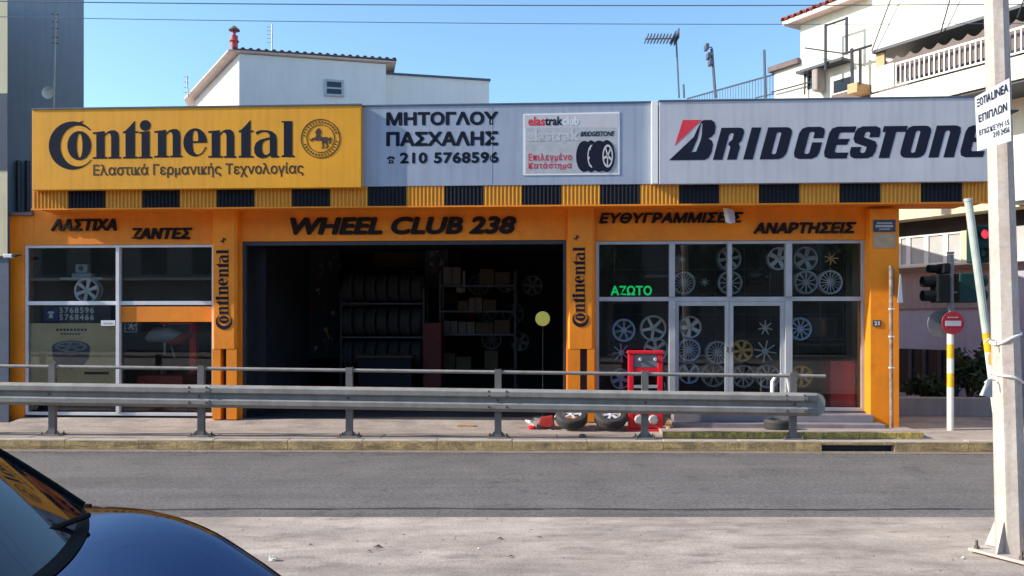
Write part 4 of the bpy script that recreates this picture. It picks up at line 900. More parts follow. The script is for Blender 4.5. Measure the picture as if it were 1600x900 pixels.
MB().tube([(xb, sy+.03, ztp-.20), (xb+.07, sy, ztp-.3), (xb+.06, sy, ztp-.8), (xb+.02, sy, .7)], .010, 8).build('air_hose', 'dark_metal', t)

def lying_tyre(px, py, label, rim=None, d=52, z0=0.0, y0=-.55, elev=90):
    x_ = xs(px, y0); rr = d/2*SH.w(x_, y0).y/F; e = math.radians(elev); hw_ = rr*.37
    zc = z0 + rr*math.cos(e) + hw_*math.sin(e); base = SH.w(x_, y0, zc)
    o = bpy.data.objects.new('tyre', TY); COL.objects.link(o); o.location = base; o.scale = (rr, rr, rr); o.rotation_euler = (-e, 0, SH.a)
    info(o, label, 'tyre')
    if rim:
        ax_ = Matrix.Rotation(SH.a, 3, 'Z') @ (Matrix.Rotation(-e, 3, 'X') @ Vector((0, -1, 0)))
        t = thing('alloy_wheel', rim[0], 'wheel', SH, (x_, y0, zc)); t.location = base + ax_*hw_*.75; t.rotation_euler = (-e, 0, SH.a); s = rr*.66; t.scale = (s, s, s)
        for nm, me, a in wheel_proto(rim[1], rim[2]):
            c = bpy.data.objects.new(nm, me); COL.objects.link(c); c.parent = t; c.rotation_euler = (0, a+.3, 0)
lying_tyre(893, 650, 'tyre tilted back before the right pilaster, left of the pair', ('silver wheel set in the left of the two tilted tyres', 'star5', 'alloy'), 50, elev=60)
lying_tyre(954, 650, 'tyre tilted back beside the red stand, right of the pair', ('silver wheel set in the tilted tyre beside the red stand', 'six', 'alloy'), 50, elev=60)
lying_tyre(1216, 650, 'small tyre lying flat on the step below the glass door', None, 44, 0.055, -.75)
# trolley jack
x_ = xs(842, -.45)
t = thing('trolley_jack', 'small red trolley jack with pale handle near the right pilaster', 'jack', SH, (x_, -.45, .02))
q = MB(); q.hexa([(x_-.02, -.52, .03), (x_+.24, -.54, .03), (x_+.24, -.36, .03), (x_-.02, -.38, .03), (x_+.02, -.50, .17), (x_+.20, -.52, .20), (x_+.20, -.38, .20), (x_+.02, -.40, .17)]); q.build('body', 'dark_red', t, bevel=.01)
MB().tube([(x_+.20, -.45, .12), (x_+.32, -.47, .30)], .012).build('handle', 'strap', t)
for dx, dy in ((0, -.55), (.2, -.56), (0, -.35), (.2, -.33)): MB().lathe([(0, -.015), (.035, -.015), (.035, .015), (0, .015)], (x_+dx, dy, .037), 'y', 14).build('wheel', 'dark_metal', t)
x_ = xs(829, -.5)
t = thing('crumpled_rag', 'crumpled pink and white rag on the ground beside the red jack', 'rag', SH, (x_, -.5, .01))
q = MB(); random.seed(11); n_ = 12
pts = [(x_+random.uniform(-.09, .09), -.5+random.uniform(-.05, .05), random.uniform(.02, .14)) for _ in range(14)]
for i in range(12): a, b, c = random.sample(pts, 3); q.add([a, b, c, (a[0], a[1]+.004, a[2]-.004)], [(0, 1, 2), (0, 2, 3), (0, 3, 1), (1, 3, 2)])
q.build('cloth', 'strap', t)
q = MB(); q.lathe([(0, 0), (.05, .0), (.06, .03), (.03, .06), (0, .065)], (x_+.02, -.5, .0), 'z', 10); q.build('red_patch', 'red', t)
x_ = xs(1046, -.7)
t = thing('leather_glove', 'tan rag lying against the foot of the red stand', 'rag', SH, (x_, -.66, .1))
random.seed(5); q = MB()
for i in range(10): a = [(x_+random.uniform(-.06, .07), -.66+random.uniform(-.04, .04), random.uniform(.02, .20)) for _ in range(3)]; q.add(a+[(a[0][0], a[0][1]+.006, a[0][2])], [(0, 1, 2), (0, 2, 3), (0, 3, 1), (1, 3, 2)])
q.build('cloth', 'tan', t); t.name = 'rag'
# pale hoop
hy_ = -.25; 
q = MB(); q.tube([(xs(1206, hy_), hy_, .215), (xs(1207, hy_), hy_, zs(1207, 596, hy_)), (xs(1212, hy_), hy_, zs(1212, 588, hy_)), (xs(1220, hy_), hy_, zs(1220, 586, hy_)), (xs(1230, hy_), hy_, zs(1230, 592, hy_)), (xs(1235, hy_), hy_, zs(1234, 612, hy_)), (xs(1236, hy_), hy_, .215)], .028, 10)
q.build('bent_hoop', 'strap', fr=SH, base=(xs(1220, hy_), hy_, .215), smooth=True, label='thick pale bent hoop standing at the foot of the right door leaf', cat='hoop')
MB().box(xs(715, -.35), xs(742, -.35), -.42, -.36, .02, .05).build('wood_offcut', 'tan', fr=SH, base=(xs(728, -.35), -.4, .02), label='short pale wood offcut on the garage ramp', cat='wood')

# ================================================================== guardrail
GF = Frame(0, 11.27, -2.2)
zo = lambda x: -0.0100*(x+7)
posts = [GF.x(p) for p in (-153, 80, 313, 545, 778, 1008, 1240)]
t = thing('guardrail', 'grey steel crash barrier with a tube top rail along the kerb before the shop', 'guardrail', GF, (0, 0, 0))
for x in posts:
    h = 1.0+zo(x); q = MB()
    q.box(x-.045, x+.045, .005, .013, .012, h); q.box(x-.045, x-.037, .013, .07, .012, h); q.box(x+.037, x+.045, .013, .07, .012, h)
    po = q.build('post', 'galv_dark' if x < posts[-1] else 'galv_dark', t)
    MB().box(x-.15, x+.15, -.06, .14, 0.0, .014).build('base_plate', 'galv_dark', po, bevel=.003)
    q = MB()
    for dx in (-.115, .115):
        for dy in (-.03, .11): q.lathe([(0, 0), (.014, 0), (.014, .02), (.008, .022), (.008, .04), (0, .04)], (x+dx, dy, .014), 'z', 6)
    q.build('anchor_bolt', 'bolt', po)
    q = MB(); q.hexa([(x-.12, .02, .014), (x-.046, .02, .014), (x-.046, .03, .014), (x-.12, .03, .014), (x-.05, .02, .09), (x-.046, .02, .09), (x-.046, .03, .09), (x-.05, .03, .09)])
    q.hexa([(x+.046, .02, .014), (x+.12, .02, .014), (x+.12, .03, .014), (x+.046, .03, .014), (x+.046, .02, .09), (x+.05, .02, .09), (x+.05, .03, .09), (x+.046, .03, .09)]); q.build('gusset', 'galv_dark', po)
PR = [(0, .382), (-.02, .38), (-.085, .345), (-.09, .335), (-.09, .262), (-.035, .222), (-.035, .165), (-.085, .137), (-.09, .128), (-.09, .06), (-.02, 0), (0, .0)]
PR = [(y, z*.81) for y, z in PR]
def beam(xa, xb, ka=1.0, kb=1.0, n=2, dy=0.0):
    mb = MB(); rows = []
    for i in range(n+1):
        f = i/n; x = xa+(xb-xa)*f; k = ka+(kb-ka)*f; zz = .428+zo(x)
        rows += [(x, y*k-.028*(1-k)-dy, zz+z) for y, z in PR] + [(x, y*k-.028*(1-k)+.006-dy, zz+z) for y, z in PR[::-1]]
    m = 2*len(PR); fs = []
    for i in range(n):
        for j in range(m): a = i*m+j; b = i*m+(j+1) % m; fs.append((a, b, b+m, a+m))
    fs += [tuple(range(m))[::-1], tuple(n*m+j for j in range(m))]
    return mb.add(rows, fs)
ov = .16
secs = [(posts[0]-3, posts[0]), (posts[0], posts[2]), (posts[2], posts[4]), (posts[4], posts[6])]
for i, (a, b) in enumerate(secs): beam(a-ov, b+ov-.002, n=4, dy=(.007 if i % 2 else 0)).build('beam', 'galv', t)
xe = GF.x(1287)
a = posts[6]+ov
beam(a-.05, a+.14, 1.0, .28, 3, .0075).build('beam_end', 'galv', t)
q = MB(); zz = .428+zo(a)
q.prism([[(a+.13, zz), (xe-.09, zz), (xe-.03, zz+.03), (xe, zz+.08), (xe+.004, zz+.22), (xe-.03, zz+.28), (xe-.09, zz+.309), (a+.13, zz+.309)]], -.050, -.044); q.build('end_terminal', 'galv', t)
for x in posts[2::2]:
    for dx in (-.12, .12):
        for z in (.278, .22, .075):
            MB().lathe([(0, -.016), (.012, -.016), (.018, 0), (0, 0)], (x+dx, -.094 if z != .278 else -.085, .428+zo(x)+z), 'y', 8).build('splice_bolt', 'bolt', t)
for x in posts: MB().lathe([(0, -.016), (.018, -.016), (.022, 0), (0, 0)], (x, -.031, .428+zo(x)+.156), 'y', 8).build('beam_bolt', 'bolt', t)
for a, b in list(zip(posts[:-1], posts[1:])) + [(posts[-1], GF.x(1291)), (posts[0]-2.5, posts[0])]:
    MB().tube([(a+.048 if a in posts else a, .04, .958+zo(a)), (b-.048 if b in posts else b, .04, .958+zo(b))], .024, 12).build('top_rail', 'galv', t, smooth=True)
# stone on the pavement by the kerb
x_ = (910-800)/F*11.35
MB().lathe([(0, 0), (.05, 0), (.055, .02), (.035, .045), (0, .05)], (x_, 11.35, 0), 'z', 7).build('loose_stone', 'bolt', base=(x_, 11.35, 0), label='small dark stone on the pavement edge between two barrier posts', cat='stone')

# ================================================================== mast at the right edge
mb_, mt_ = Vector((3.392, 5.65, 0)), Vector((3.290, 5.68, 4.3))
def mast_at(z): return mb_ + (mt_-mb_)*(z/4.3)
top = mast_at(7.5)
t = thing('lamp_mast', 'tall pale whitewashed steel mast on a bolted base plate at the right edge', 'mast', W0, tuple(mb_))
q = MB(); q.tube([tuple(mast_at(.03)), tuple(mast_at(1.5)), tuple(mast_at(3)), tuple(top)], [.098, .088, .079, .064], 8); ms = q.build('shaft', 'mast', t)
q = MB(); ca, sa = math.cos(.52), math.sin(.52)
rot = lambda x, y, z: (mb_.x+x*ca-y*sa, mb_.y+x*sa+y*ca, z)
q.hexa([rot(-.19, -.19, .012), rot(.19, -.19, .004), rot(.19, .19, .004), rot(-.19, .19, .016), rot(-.19, -.19, .032), rot(.19, -.19, .024), rot(.19, .19, .024), rot(-.19, .19, .036)]); q.build('base_plate', 'mast', t, bevel=.003)
for k in range(4):
    a = .52+k*PI/2+.0; c, s = math.cos(a), math.sin(a); w_ = .006
    P = lambda r, z, sgn: (mb_.x+r*c-sgn*w_*s, mb_.y+r*s+sgn*w_*c, z)
    MB().hexa([P(.095, .036, -1), P(.18, .036, -1), P(.18, .036, 1), P(.095, .036, 1), P(.09, .24, -1), P(.102, .24, -1), P(.102, .24, 1), P(.09, .24, 1)]).build('gusset', 'mast', t)
    for u in (-.15, .15):
        if k % 2 == 0: continue
        p = rot(u, (.15 if k == 1 else -.15), .03); MB().lathe([(0, 0), (.02, 0), (.02, .02), (.01, .024), (.01, .06), (0, .06)], p, 'z', 6).build('anchor_bolt', 'bolt', t)
for z, rr, sl_a in ((1.6-28*5.65/F, .0905, .02), (1.6-90*5.65/F, .094, -.015)):
    c = mast_at(z); q = MB(); q.tube([(c.x+rr*math.cos(a_), c.y+rr*math.sin(a_), z+sl_a*math.cos(a_)*2+.006*math.sin(3*a_)) for a_ in [i*2*PI/24 for i in range(25)]], .009, 6)
    q.tube([(c.x-rr, c.y-.03, z-.02), (c.x-rr-.05, c.y-.05, z-.005), (c.x-rr-.09, c.y-.06, z-.03)], .005, 5)
    q.build('plastic_strap', 'strap', base=(c.x, c.y, z), label='upper white strap tied round the pale mast' if rr < .092 else 'lower white strap tied round the pale mast', cat='strap')
# hanging paper cone
c = (727+16, 0); xx, yy = (1541-800)/F*5.5, 5.5
MB().hexa([(xx-.035, yy-.02, 1.6-118*5.5/F), (xx+.035, yy-.01, 1.6-121*5.5/F), (xx+.035, yy+.02, 1.6-121*5.5/F), (xx-.035, yy+.02, 1.6-118*5.5/F), (xx+.01, yy, 1.6-93*5.5/F), (xx+.04, yy, 1.6-92*5.5/F), (xx+.04, yy+.01, 1.6-92*5.5/F), (xx+.01, yy+.01, 1.6-93*5.5/F)]).build('hanging_tag', 'grey_plastic', base=(xx, yy, 1.2), label='grey plastic tag hanging from the lower strap of the mast', cat='tag')
# hand made sign tied on
t = thing('handmade_sign', 'white tilted placard with blue handwriting tied to the pale mast', 'placard', W0, (3.26, 5.5, 2.9))
P3 = lambda px, py, Y: Vector(((px-800)/F*Y, Y, CAMZ+(500-py)/F*Y))
cs = [P3(1523, 152, 5.52), P3(1577, 122, 5.42), P3(1580, 220, 5.42), P3(1527, 236, 5.52)]
nrm = (cs[1]-cs[0]).cross(cs[3]-cs[0]).normalized()
if nrm.y > 0: nrm = -nrm
q = MB(); q.add([c_ for c_ in cs]+[c_-nrm*.005 for c_ in cs], [(0, 1, 2, 3), (7, 6, 5, 4), (0, 4, 5, 1), (1, 5, 6, 2), (2, 6, 7, 3), (3, 7, 4, 0)]); q.build('sheet', 'white_print', t)
def bil(u, y, v):  # u 0..1 across, v 0..1 down
    p = (cs[0]*(1-u)+cs[1]*u)*(1-v) + (cs[3]*(1-u)+cs[2]*u)*v; return tuple(p + nrm*(.001 - y*1.0))
q = MB()
for s_, a, b, v1, v0 in (('ΞΟΤΙΑ', .05, .44, .20, .06), ('LINEA', .47, .95, .20, .06), ('ΕΠΙΠΛΩΝ', .08, .90, .49, .36), ('ΕΠΙΣΚΕΥΗ 15', .08, .95, .73, .64), ('210 2456', .48, .95, .85, .76)):
    put_text(MB(), s_, a, b, v1, v0, -.0025, .002, .0 if v0 > .6 else .008, 0, bil).build('lettering', 'ink', t)
MB().box(3.25, 3.35, 5.50, 5.60, 2.98, 2.99).build('tie_wire', 'dark_metal', t)

# ================================================================== street furniture on the right
def dpole(name, label, px, pyb, pyt, r, segs, cat='pole', Y=None, group=None):
    Y = Y or CAMZ*F/(pyb-500); x = (px-800)/F*Y; t = thing(name, label, cat, W0, (x, Y, 0), group)
    for (a, b, m) in segs:
        z0, z1 = max(0, CAMZ+(500-a)*Y/F), CAMZ+(500-b)*Y/F
        MB().lathe([(r, z0), (r, z1)], (x, Y, 0), 'z', 14).build('pole_band' if m != segs[0][2] else 'pole', m, t, smooth=False)
    return t, x, Y
Yc = 12.1
t, xc, Yc = dpole('signal_pole', 'upright traffic signal pole with yellow bands before the white wall', 1485, 672, 397, .046,
    [(672, 605, 'pole_white'), (605, 583, 'pole_yellow'), (583, 560, 'pole_white'), (560, 538, 'pole_yellow'), (538, 522, 'pole_white'), (522, 398, 'sign_back')])
MB().lathe([(0, 0), (.05, 0), (.05, .03), (0, .03)], (xc, Yc, CAMZ+103*Yc/F), 'z', 12).build('cap', 'sign_back', t)
def signal(px0, px1, pyt, pyb, Y, m, label, lamps, facing, extra_top=False, lit=None):
    k = Y/F; xa, xb = (px0-800)*k, (px1-800)*k; z1, z0 = CAMZ+(500-pyt)*k, CAMZ+(500-pyb)*k
    t = thing('traffic_signal', label, 'traffic light', W0, ((xa+xb)/2, Y, z0)); d = .12
    if facing == 'front': xa, xb = xa*(Y-d)/Y, xb*(Y-d)/Y
    MB().box(xa, xb, Y-d, Y+d, z0, z1).build('housing', m, t, bevel=.02)
    n = lamps; hh = (z1-z0)/n
    for i in range(n):
        zc = z1-hh*(i+.5); r = hh*.36
        if facing == 'left':
            q = MB(); q.lathe([(r, -.16), (r*1.05, 0), (r*1.12, 0), (r*1.08, -.17)], (xa, Y, zc), 'x', 16, True); q.build('visor', m, t, smooth=True)
            MB().lathe([(0, -.02), (r, 0), (r, .01), (0, .01)], (xa, Y, zc), 'x', 16).build('lens', 'lens_dark', t)
        elif facing == 'right':
            q = MB(); q.lathe([(r, .16), (r*1.05, 0), (r*1.12, 0), (r*1.08, .17)], (xb, Y, zc), 'x', 16, True); q.build('visor', m, t, smooth=True)
            MB().lathe([(0, .02), (r, 0), (r, -.01), (0, -.01)], (xb, Y, zc), 'x', 16).build('lens', 'lens_dark', t)
        else:
            q = MB(); r *= .72; q.lathe([(r, -.05), (r*1.05, 0), (r*1.12, 0), (r*1.08, -.055)], ((xa+xb)/2, Y-d, zc), 'y', 18, True); q.build('visor', m, t, smooth=True)
            MB().lathe([(0, -.02), (r, 0), (r, .01), (0, .01)], ((xa+xb)/2, Y-d, zc), 'y', 18).build('lens', 'red_lamp' if lit == i else 'lens_dark', t)
    return t
signal(1459, 1479, 429, 473, 12.1, 'signal_black', 'black two lamp traffic signal facing left on the upright pole', 2, 'left')
signal(1468, 1479, 412, 428, 12.16, 'signal_black', 'small black lamp unit on top of the left facing signal', 1, 'left')
signal(1493, 1521, 427, 473, 12.15, 'signal', 'dark green two lamp signal on the right side of the upright pole', 2, 'right')
q = MB(); k = 12.1/F; q.box((1478-800)*k, (1494-800)*k, 12.06, 12.14, CAMZ+42*k, CAMZ+44*k); q.build('signal_clamp', 'sign_back', base=((1486-800)*k, 12.1, 2), label='short clamp joining both signals to the upright pole', cat='clamp')
# no entry sign
k = 12.0/F; x_, z_ = (1489-800)*k, CAMZ-4.5*k; r = 18*k
t = thing('no_entry_sign', 'round red no entry sign with pale bar on the upright signal pole', 'road sign', W0, (x_, 12.0, z_))
MB().lathe([(0, -.006), (r-.004, -.006), (r, 0), (r-.004, .006), (0, .006)], (x_, 12.0, z_), 'y', 36).build('disc', 'sign_red', t)
MB().box(x_-r*.68, x_+r*.68, 11.988, 11.993, z_-.045, z_+.03).build('white_bar', 'silver_sign', t)
q = MB()
for i in range(6): q.box(x_-r*.45+i*r*.16, x_-r*.38+i*r*.16, 11.989, 11.993, z_+r*.42, z_+r*.52)
q.build('faded_print', 'silver_sign', t)
x2 = (1471-800)*12.2/F; r2_ = 22*12.2/F
t = thing('road_sign', 'larger grey back of a round road sign behind the red no entry sign', 'road sign', W0, (x2, 12.2, z_))
MB().lathe([(0, -.006), (r2_-.004, -.006), (r2_, 0), (r2_-.004, .006), (0, .006)], (x2, 12.2, z_-.01), 'y', 36).build('disc', 'sign_back', t)
MB().box(x2-.03, x2+.2, 12.15, 12.19, z_-.02, z_+.02).build('clamp', 'dark_metal', t)
# leaning pole
Y = 11.4; k = Y/F
pt = lambda px, py: ((px-800)*k, Y, CAMZ+(500-py)*k)
t = thing('leaning_pole', 'pale grey signal pole leaning left behind the mast', 'pole', W0, pt(1562, 682))
MB().tube([pt(1513, 315), pt(1541, 520)], .052, 14).build('pole', 'pole_grey', t)
MB().tube([pt(1541, 520), pt(1545, 550)], .053, 14).build('pole_band', 'pole_yellow', t)
MB().tube([pt(1545, 550), pt(1562, 681)], .052, 14).build('pole', 'pole_white', t)
MB().tube([pt(1512.4, 310), pt(1513, 315)], .058, 14).build('cap', 'pole_grey', t)
signal(1524, 1551, 353, 411, 11.55, 'signal', 'dark green traffic signal with red lamp lit beside the leaning pole', 2, 'front', lit=0)
x_, z_ = pt(1545, 561)[0], pt(1545, 561)[2]
MB().box(x_-.06, x_+.06, 11.2, 11.32, z_-.075, z_+.075).build('orange_box', 'orange_box', base=(x_, 11.26, z_), label='small orange box on the leaning pole beside the mast', cat='box', bevel=.01)
# thin rusty pole with two edge-on plates
Y = 12.05; k = Y/F; x_ = (1393-800)*k
t = thing('thin_sign_pole', 'thin rusty pole standing before the right orange pier', 'pole', W0, (x_, Y, 0))
MB().tube([(x_, Y, 0), (x_-.006, Y, 1.3), (x_-.01, Y, CAMZ+85*k)], .026, 10).build('pole', 'rust_pole', t)
for z in (.9, 1.35, 1.75): MB().box(x_-.032, x_+.03, Y-.03, Y+.03, z, z+.02).build('clamp', 'strap', t)
MB().hexa([(x_+.03, Y-.02, CAMZ+40*k), (x_+.10, Y+.30, CAMZ+40*k), (x_+.10, Y+.31, CAMZ+40*k), (x_+.03, Y-.01, CAMZ+40*k), (x_+.03, Y-.02, CAMZ+80*k), (x_+.12, Y+.30, CAMZ+80*k), (x_+.12, Y+.31, CAMZ+80*k), (x_+.03, Y-.01, CAMZ+80*k)]).build('sign_plate', 'blue_metal', t)
MB().hexa([(x_+.08, Y-.02, CAMZ+27*k), (x_+.165, Y, CAMZ+27*k), (x_+.165, Y+.01, CAMZ+27*k), (x_+.08, Y-.01, CAMZ+27*k), (x_+.115, Y-.02, CAMZ+72*k), (x_+.14, Y, CAMZ+68*k), (x_+.14, Y+.01, CAMZ+68*k), (x_+.115, Y-.01, CAMZ+72*k)]).build('pointed_plate', 'white_plastic', t)

# low planter wall with shrubs
PW = Frame(5.9, 13.9, -3)
MB().box(.05, 4.2, 0, .25, 0, .30).build('planter_wall', 'shade_wall', fr=PW, base=(2, .1, 0), bevel=.01, label='low grey wall at the foot of the shrubs on the right', cat='wall')
def foliage(mb, c, r, n, s, seed):
    rd_ = random.Random(seed)
    for _ in range(n):
        while True:
            p = Vector((rd_.uniform(-1, 1), rd_.uniform(-1, 1), rd_.uniform(-1, 1)))
            if .35 < p.length < 1: break
        p = Vector((c[0]+p.x*r[0], c[1]+p.y*r[1], c[2]+p.z*r[2])); d = Vector((rd_.uniform(-1, 1), rd_.uniform(-1, 1), rd_.uniform(-.5, 1))).normalized(); e = d.cross(Vector((rd_.uniform(-1, 1), rd_.uniform(-1, 1), rd_.uniform(-1, 1)))).normalized(); q = s*rd_.uniform(.6, 1.3)
        mb.add([p, p+d*q*.5+e*q*.28, p+d*q, p+d*q*.5-e*q*.28], [(0, 1, 2, 3)])
def shrub(px, Y, h, w_, label, seed):
    x = (px-800)/F*Y; t = thing('shrub', label, 'shrub', W0, (x, Y, .1)); rd_ = random.Random(seed)
    st = MB(); fo = MB()
    for i in range(6):
        a = rd_.uniform(0, 6.28); tip = (x+math.cos(a)*w_*.7, Y+math.sin(a)*w_*.5, .1+h*rd_.uniform(.6, 1)); st.tube([(x, Y, .1), ((x+tip[0])/2, (Y+tip[1])/2, .1+h*.5), tip], [.03, .02, .008], 5)
        foliage(fo, (tip[0], tip[1], tip[2]-h*.15), (w_*.45, w_*.45, h*.28), 150, .11, seed*10+i)
    st.build('stem', 'bark', t); fo.build('foliage', 'leaf', t)
shrub(1447, 14.8, .45, .35, 'dark green shrub behind the low wall, left of the banded pole', 1)
shrub(1515, 14.9, 1.0, .42, 'taller dark green shrub between the banded pole and the mast', 2)
shrub(1540, 14.5, .8, .35, 'dark shrub close to the left edge of the mast', 3)

# ================================================================== apartment building, right
AP = Frame(8.77*.98, 18.96*.98, -59.3)
ax, az = AP.x, AP.z
ab = thing('apartment_building', 'tall cream apartment block with balconies and red tiled edge behind the sign boards', 'building', AP, (0, 0, 0))
bx = ax(1251); rz = az(1251, 38); slab_y = -1.15
# main body and lower wing
MB().box(bx, 14, 0, 7, az(1450, 330), rz).build('upper_wall', 'apt_wall', ab)
MB().box(ax(1210), bx-.002, 0, 5, 0, az(1212, 112)).build('wing_wall', 'apt_wall', ab)
MB().box(ax(1210)-.12, bx-.002, -.12, 5.1, az(1212, 112), az(1212, 104)).build('wing_cornice', 'tile_dark', ab)
zc1, zc0 = az(1405, 325, -.5), az(1405, 344, -.5)
MB().box(ax(1380), 14, -.5, 0, zc0, zc1).build('canopy_slab', 'cream', ab)
z1 = az(1450, 414); z2 = az(1450, 366)
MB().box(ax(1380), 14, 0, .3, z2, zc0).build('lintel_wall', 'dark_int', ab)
MB().box(ax(1380), 14, .02, .3, 0, z1).build('ground_wall', 'shade_lilac', ab)
MB().box(ax(1380), 14, -.25, .02, z1-.05, z1).build('window_sill', 'apt_wall', ab)
MB().box(ax(1380), ax(1560), -.02, .015, az(1450, 482), az(1450, 424)).build('wall_shade_band', 'shade_wall', ab)  # browner strip stands in for shade on the white wall
# strip windows
edges = [1404, 1419, 1447, 1477, 1504]
for a, b in zip(edges[:-1], edges[1:]):
    f_ = MB(); x0_, x1_ = ax(a), ax(b); f_.prism([[(x0_, z1), (x1_, z1), (x1_, z2), (x0_, z2)], [(x0_+.05, z1+.04), (x1_-.05, z1+.04), (x1_-.05, z2-.04), (x0_+.05, z2-.04)]], 0, .06)
    f_ = f_.build('window', 'white_metal', ab); MB().box(x0_+.05, x1_-.05, .03, .035, z1+.04, z2-.04).build('pane', 'pane_grey', f_)
MB().box(ax(1504), ax(1530), -.06, .3, z1, z2).build('pillar', 'cream', ab)
MB().box(ax(1575), ax(1610), 0, .3, z1, z2).build('wall_panel', 'pane_grey', ab)
MB().box(ax(1530), ax(1575), 0, .3, z1, z2).build('wall_panel', 'cream', ab)
# dark shop entrance
MB().box(ax(1400), ax(1497), -.03, .015, 0, az(1450, 546)).build('entrance_opening', 'window_dark', ab)
q = MB()
for p in (1425, 1447, 1471, 1494): q.box(ax(p)-.04, ax(p)+.04, -.08, -.031, 0, az(1450, 546))
q.build('entrance_frame', 'dark_metal', ab)
MB().box(ax(1488), ax(1497), -.03, .019, az(1490, 560)-.1, az(1490, 545)).build('alarm_box', 'dark_metal', ab)
# upper balcony parapet, white, hanging out over the balcony with railing
zu = az(1400, 72, slab_y)
MB().box(ax(1362, slab_y), 14, slab_y, 0, zu, zu+.06).build('upper_balcony_edge', 'dark_metal', ab)
MB().box(ax(1362, slab_y), 14, slab_y+.02, 0, zu+.06, rz+1.6).build('upper_parapet', 'apt_wall', ab)
# first balcony
zb0_, zb1_ = az(1400, 134, slab_y), az(1400, 98, slab_y)
zf = zb0_-.06
MB().box(ax(1362, slab_y), 14, slab_y-.03, 0, zf-.42, zf).build('balcony_slab', 'apt_wall', ab)
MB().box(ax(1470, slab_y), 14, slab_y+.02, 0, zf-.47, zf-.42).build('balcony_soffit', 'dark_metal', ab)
MB().box(ax(1300), 14, -.025, -.002, zf, zu-.05).build('shaded_back_wall', 'dark_int', ab) if False else None
def railing(x0, x1, z0, z1, y, parent, m='white_metal', pitch=.105):
    MB().box(x0, x1, y-.025, y+.025, z1-.04, z1).build('handrail', m, parent)
    q = MB(); q.box(x0, x1, y-.015, y+.015, z0, z0+.03); x = x0
    while x < x1: q.box(x, x+.024, y-.012, y+.012, z0+.03, z1-.04); x += pitch
    q.build('balusters', m, parent, kind='stuff')
railing(ax(1398, slab_y), 9, zb0_, zb1_, slab_y+.03, ab)
MB().box(ax(1362, slab_y), ax(1396, slab_y), slab_y, slab_y+.05, zb0_, zb1_+.02).build('balcony_panel', 'white_metal', ab)
q = MB()
for i in range(6): q.box(ax(1364+i*5.5, slab_y), ax(1366.5+i*5.5, slab_y), slab_y-.012, slab_y-.001, zb0_+.04, zb1_-.03)
q.build('panel_slats', 'curtain', ab)
# scalloped awning valance behind the rail
q = MB(); xv0, xv1 = ax(1383, -.95), 9.5; n = 60; prof = []
for i in range(n*4+1):
    f_ = i/(n*4); x = xv0+(xv1-xv0)*f_; prof.append((x, zu-.14-.09*abs(math.sin(i*PI/4*.5))))
q.prism([[(xv0, zb1_-.35)]+[(xv1, zb1_-.35)]+prof[::-1]], -1.0, -.985) ; q.build('awning', 'awning', ab)
MB().box(ax(1300), 14, -.02, -.002, zf, zb1_+.05).build('shaded_wall_strip', 'awning', ab)  # dark strip puts the balcony's shade into the wall colour
MB().box(ax(1371, -1.0), ax(1384, -1.0), -1.05, -1.0, zb1_+.0, zb1_+.34).build('hanging_cloth', 'tan', ab)
# balcony door openings behind rail
for a, b in ((1420, 1447), (1468, 1500), (1580, 1640)):
    w_ = MB().box(ax(a), ax(b), -.03, -.0205, zf+.02, zu-.35).build('window', 'window_dark', ab)
# things on the terrace left of the balcony (px 1255-1345)
MB().box(ax(1262), ax(1276), -.02, -.002, az(1269, 138), az(1269, 117)).build('window', 'window_dark', ab)
MB().box(ax(1281), ax(1291), -.32, -.002, az(1286, 145), az(1286, 106)).build('boiler', 'shade_wall', ab, bevel=.05)
MB().box(ax(1303), ax(1331), -.02, -.002, az(1317, 142), az(1317, 123)).build('window', 'window_dark', ab)
MB().box(ax(1258), ax(1330), -.35, -.002, az(1290, 109), az(1290, 105)).build('small_canopy', 'dark_metal', ab)
MB().box(ax(1346), ax(1361), -.5, -.002, az(1353, 150), az(1353, 135)).build('flower_box', 'tan', ab)
q = MB()
q.tube([(ax(1290, -.4), -.4, az(1290, 120)), (ax(1290, -.4), -.4, az(1290, 50))], .035, 6); q.tube([(ax(1323, -.4), -.4, az(1323, 95)), (ax(1323, -.4), -.4, az(1323, 38))], .035, 6); q.tube([(ax(1290, -.4), -.4, az(1290, 51)), (ax(1323, -.4), -.4, az(1323, 40))], .025, 6)
q.tube([(ax(1258, -.4), -.4, az(1258, 85)), (ax(1322, -.4), -.4, az(1322, 94))], .02, 6); q.tube([(ax(1332, -.4), -.4, az(1332, 150)), (ax(1331, -.4), -.4, az(1331, 86))], .04, 6); q.tube([(ax(1344, -.4), -.4, az(1344, 140)), (ax(1344, -.4), -.4, az(1344, 86))], .035, 6)
q.tube([(ax(1318, -.4), -.4, az(1318, 94)), (ax(1365, -.4), -.4, az(1365, 80))], .03, 6)
q.build('terrace_frame', 'dark_metal', ab)
q = MB(); q.tube([(ax(1210), -.1, az(1210, 145)), (ax(1275, -.1), -.1, az(1275, 128))], .02, 5); q.tube([(ax(1257, -.1), -.1, az(1257, 150)), (ax(1258, -.1), -.1, az(1258, 114))], .025, 5); q.build('drain_pipe', 'dark_metal', ab)
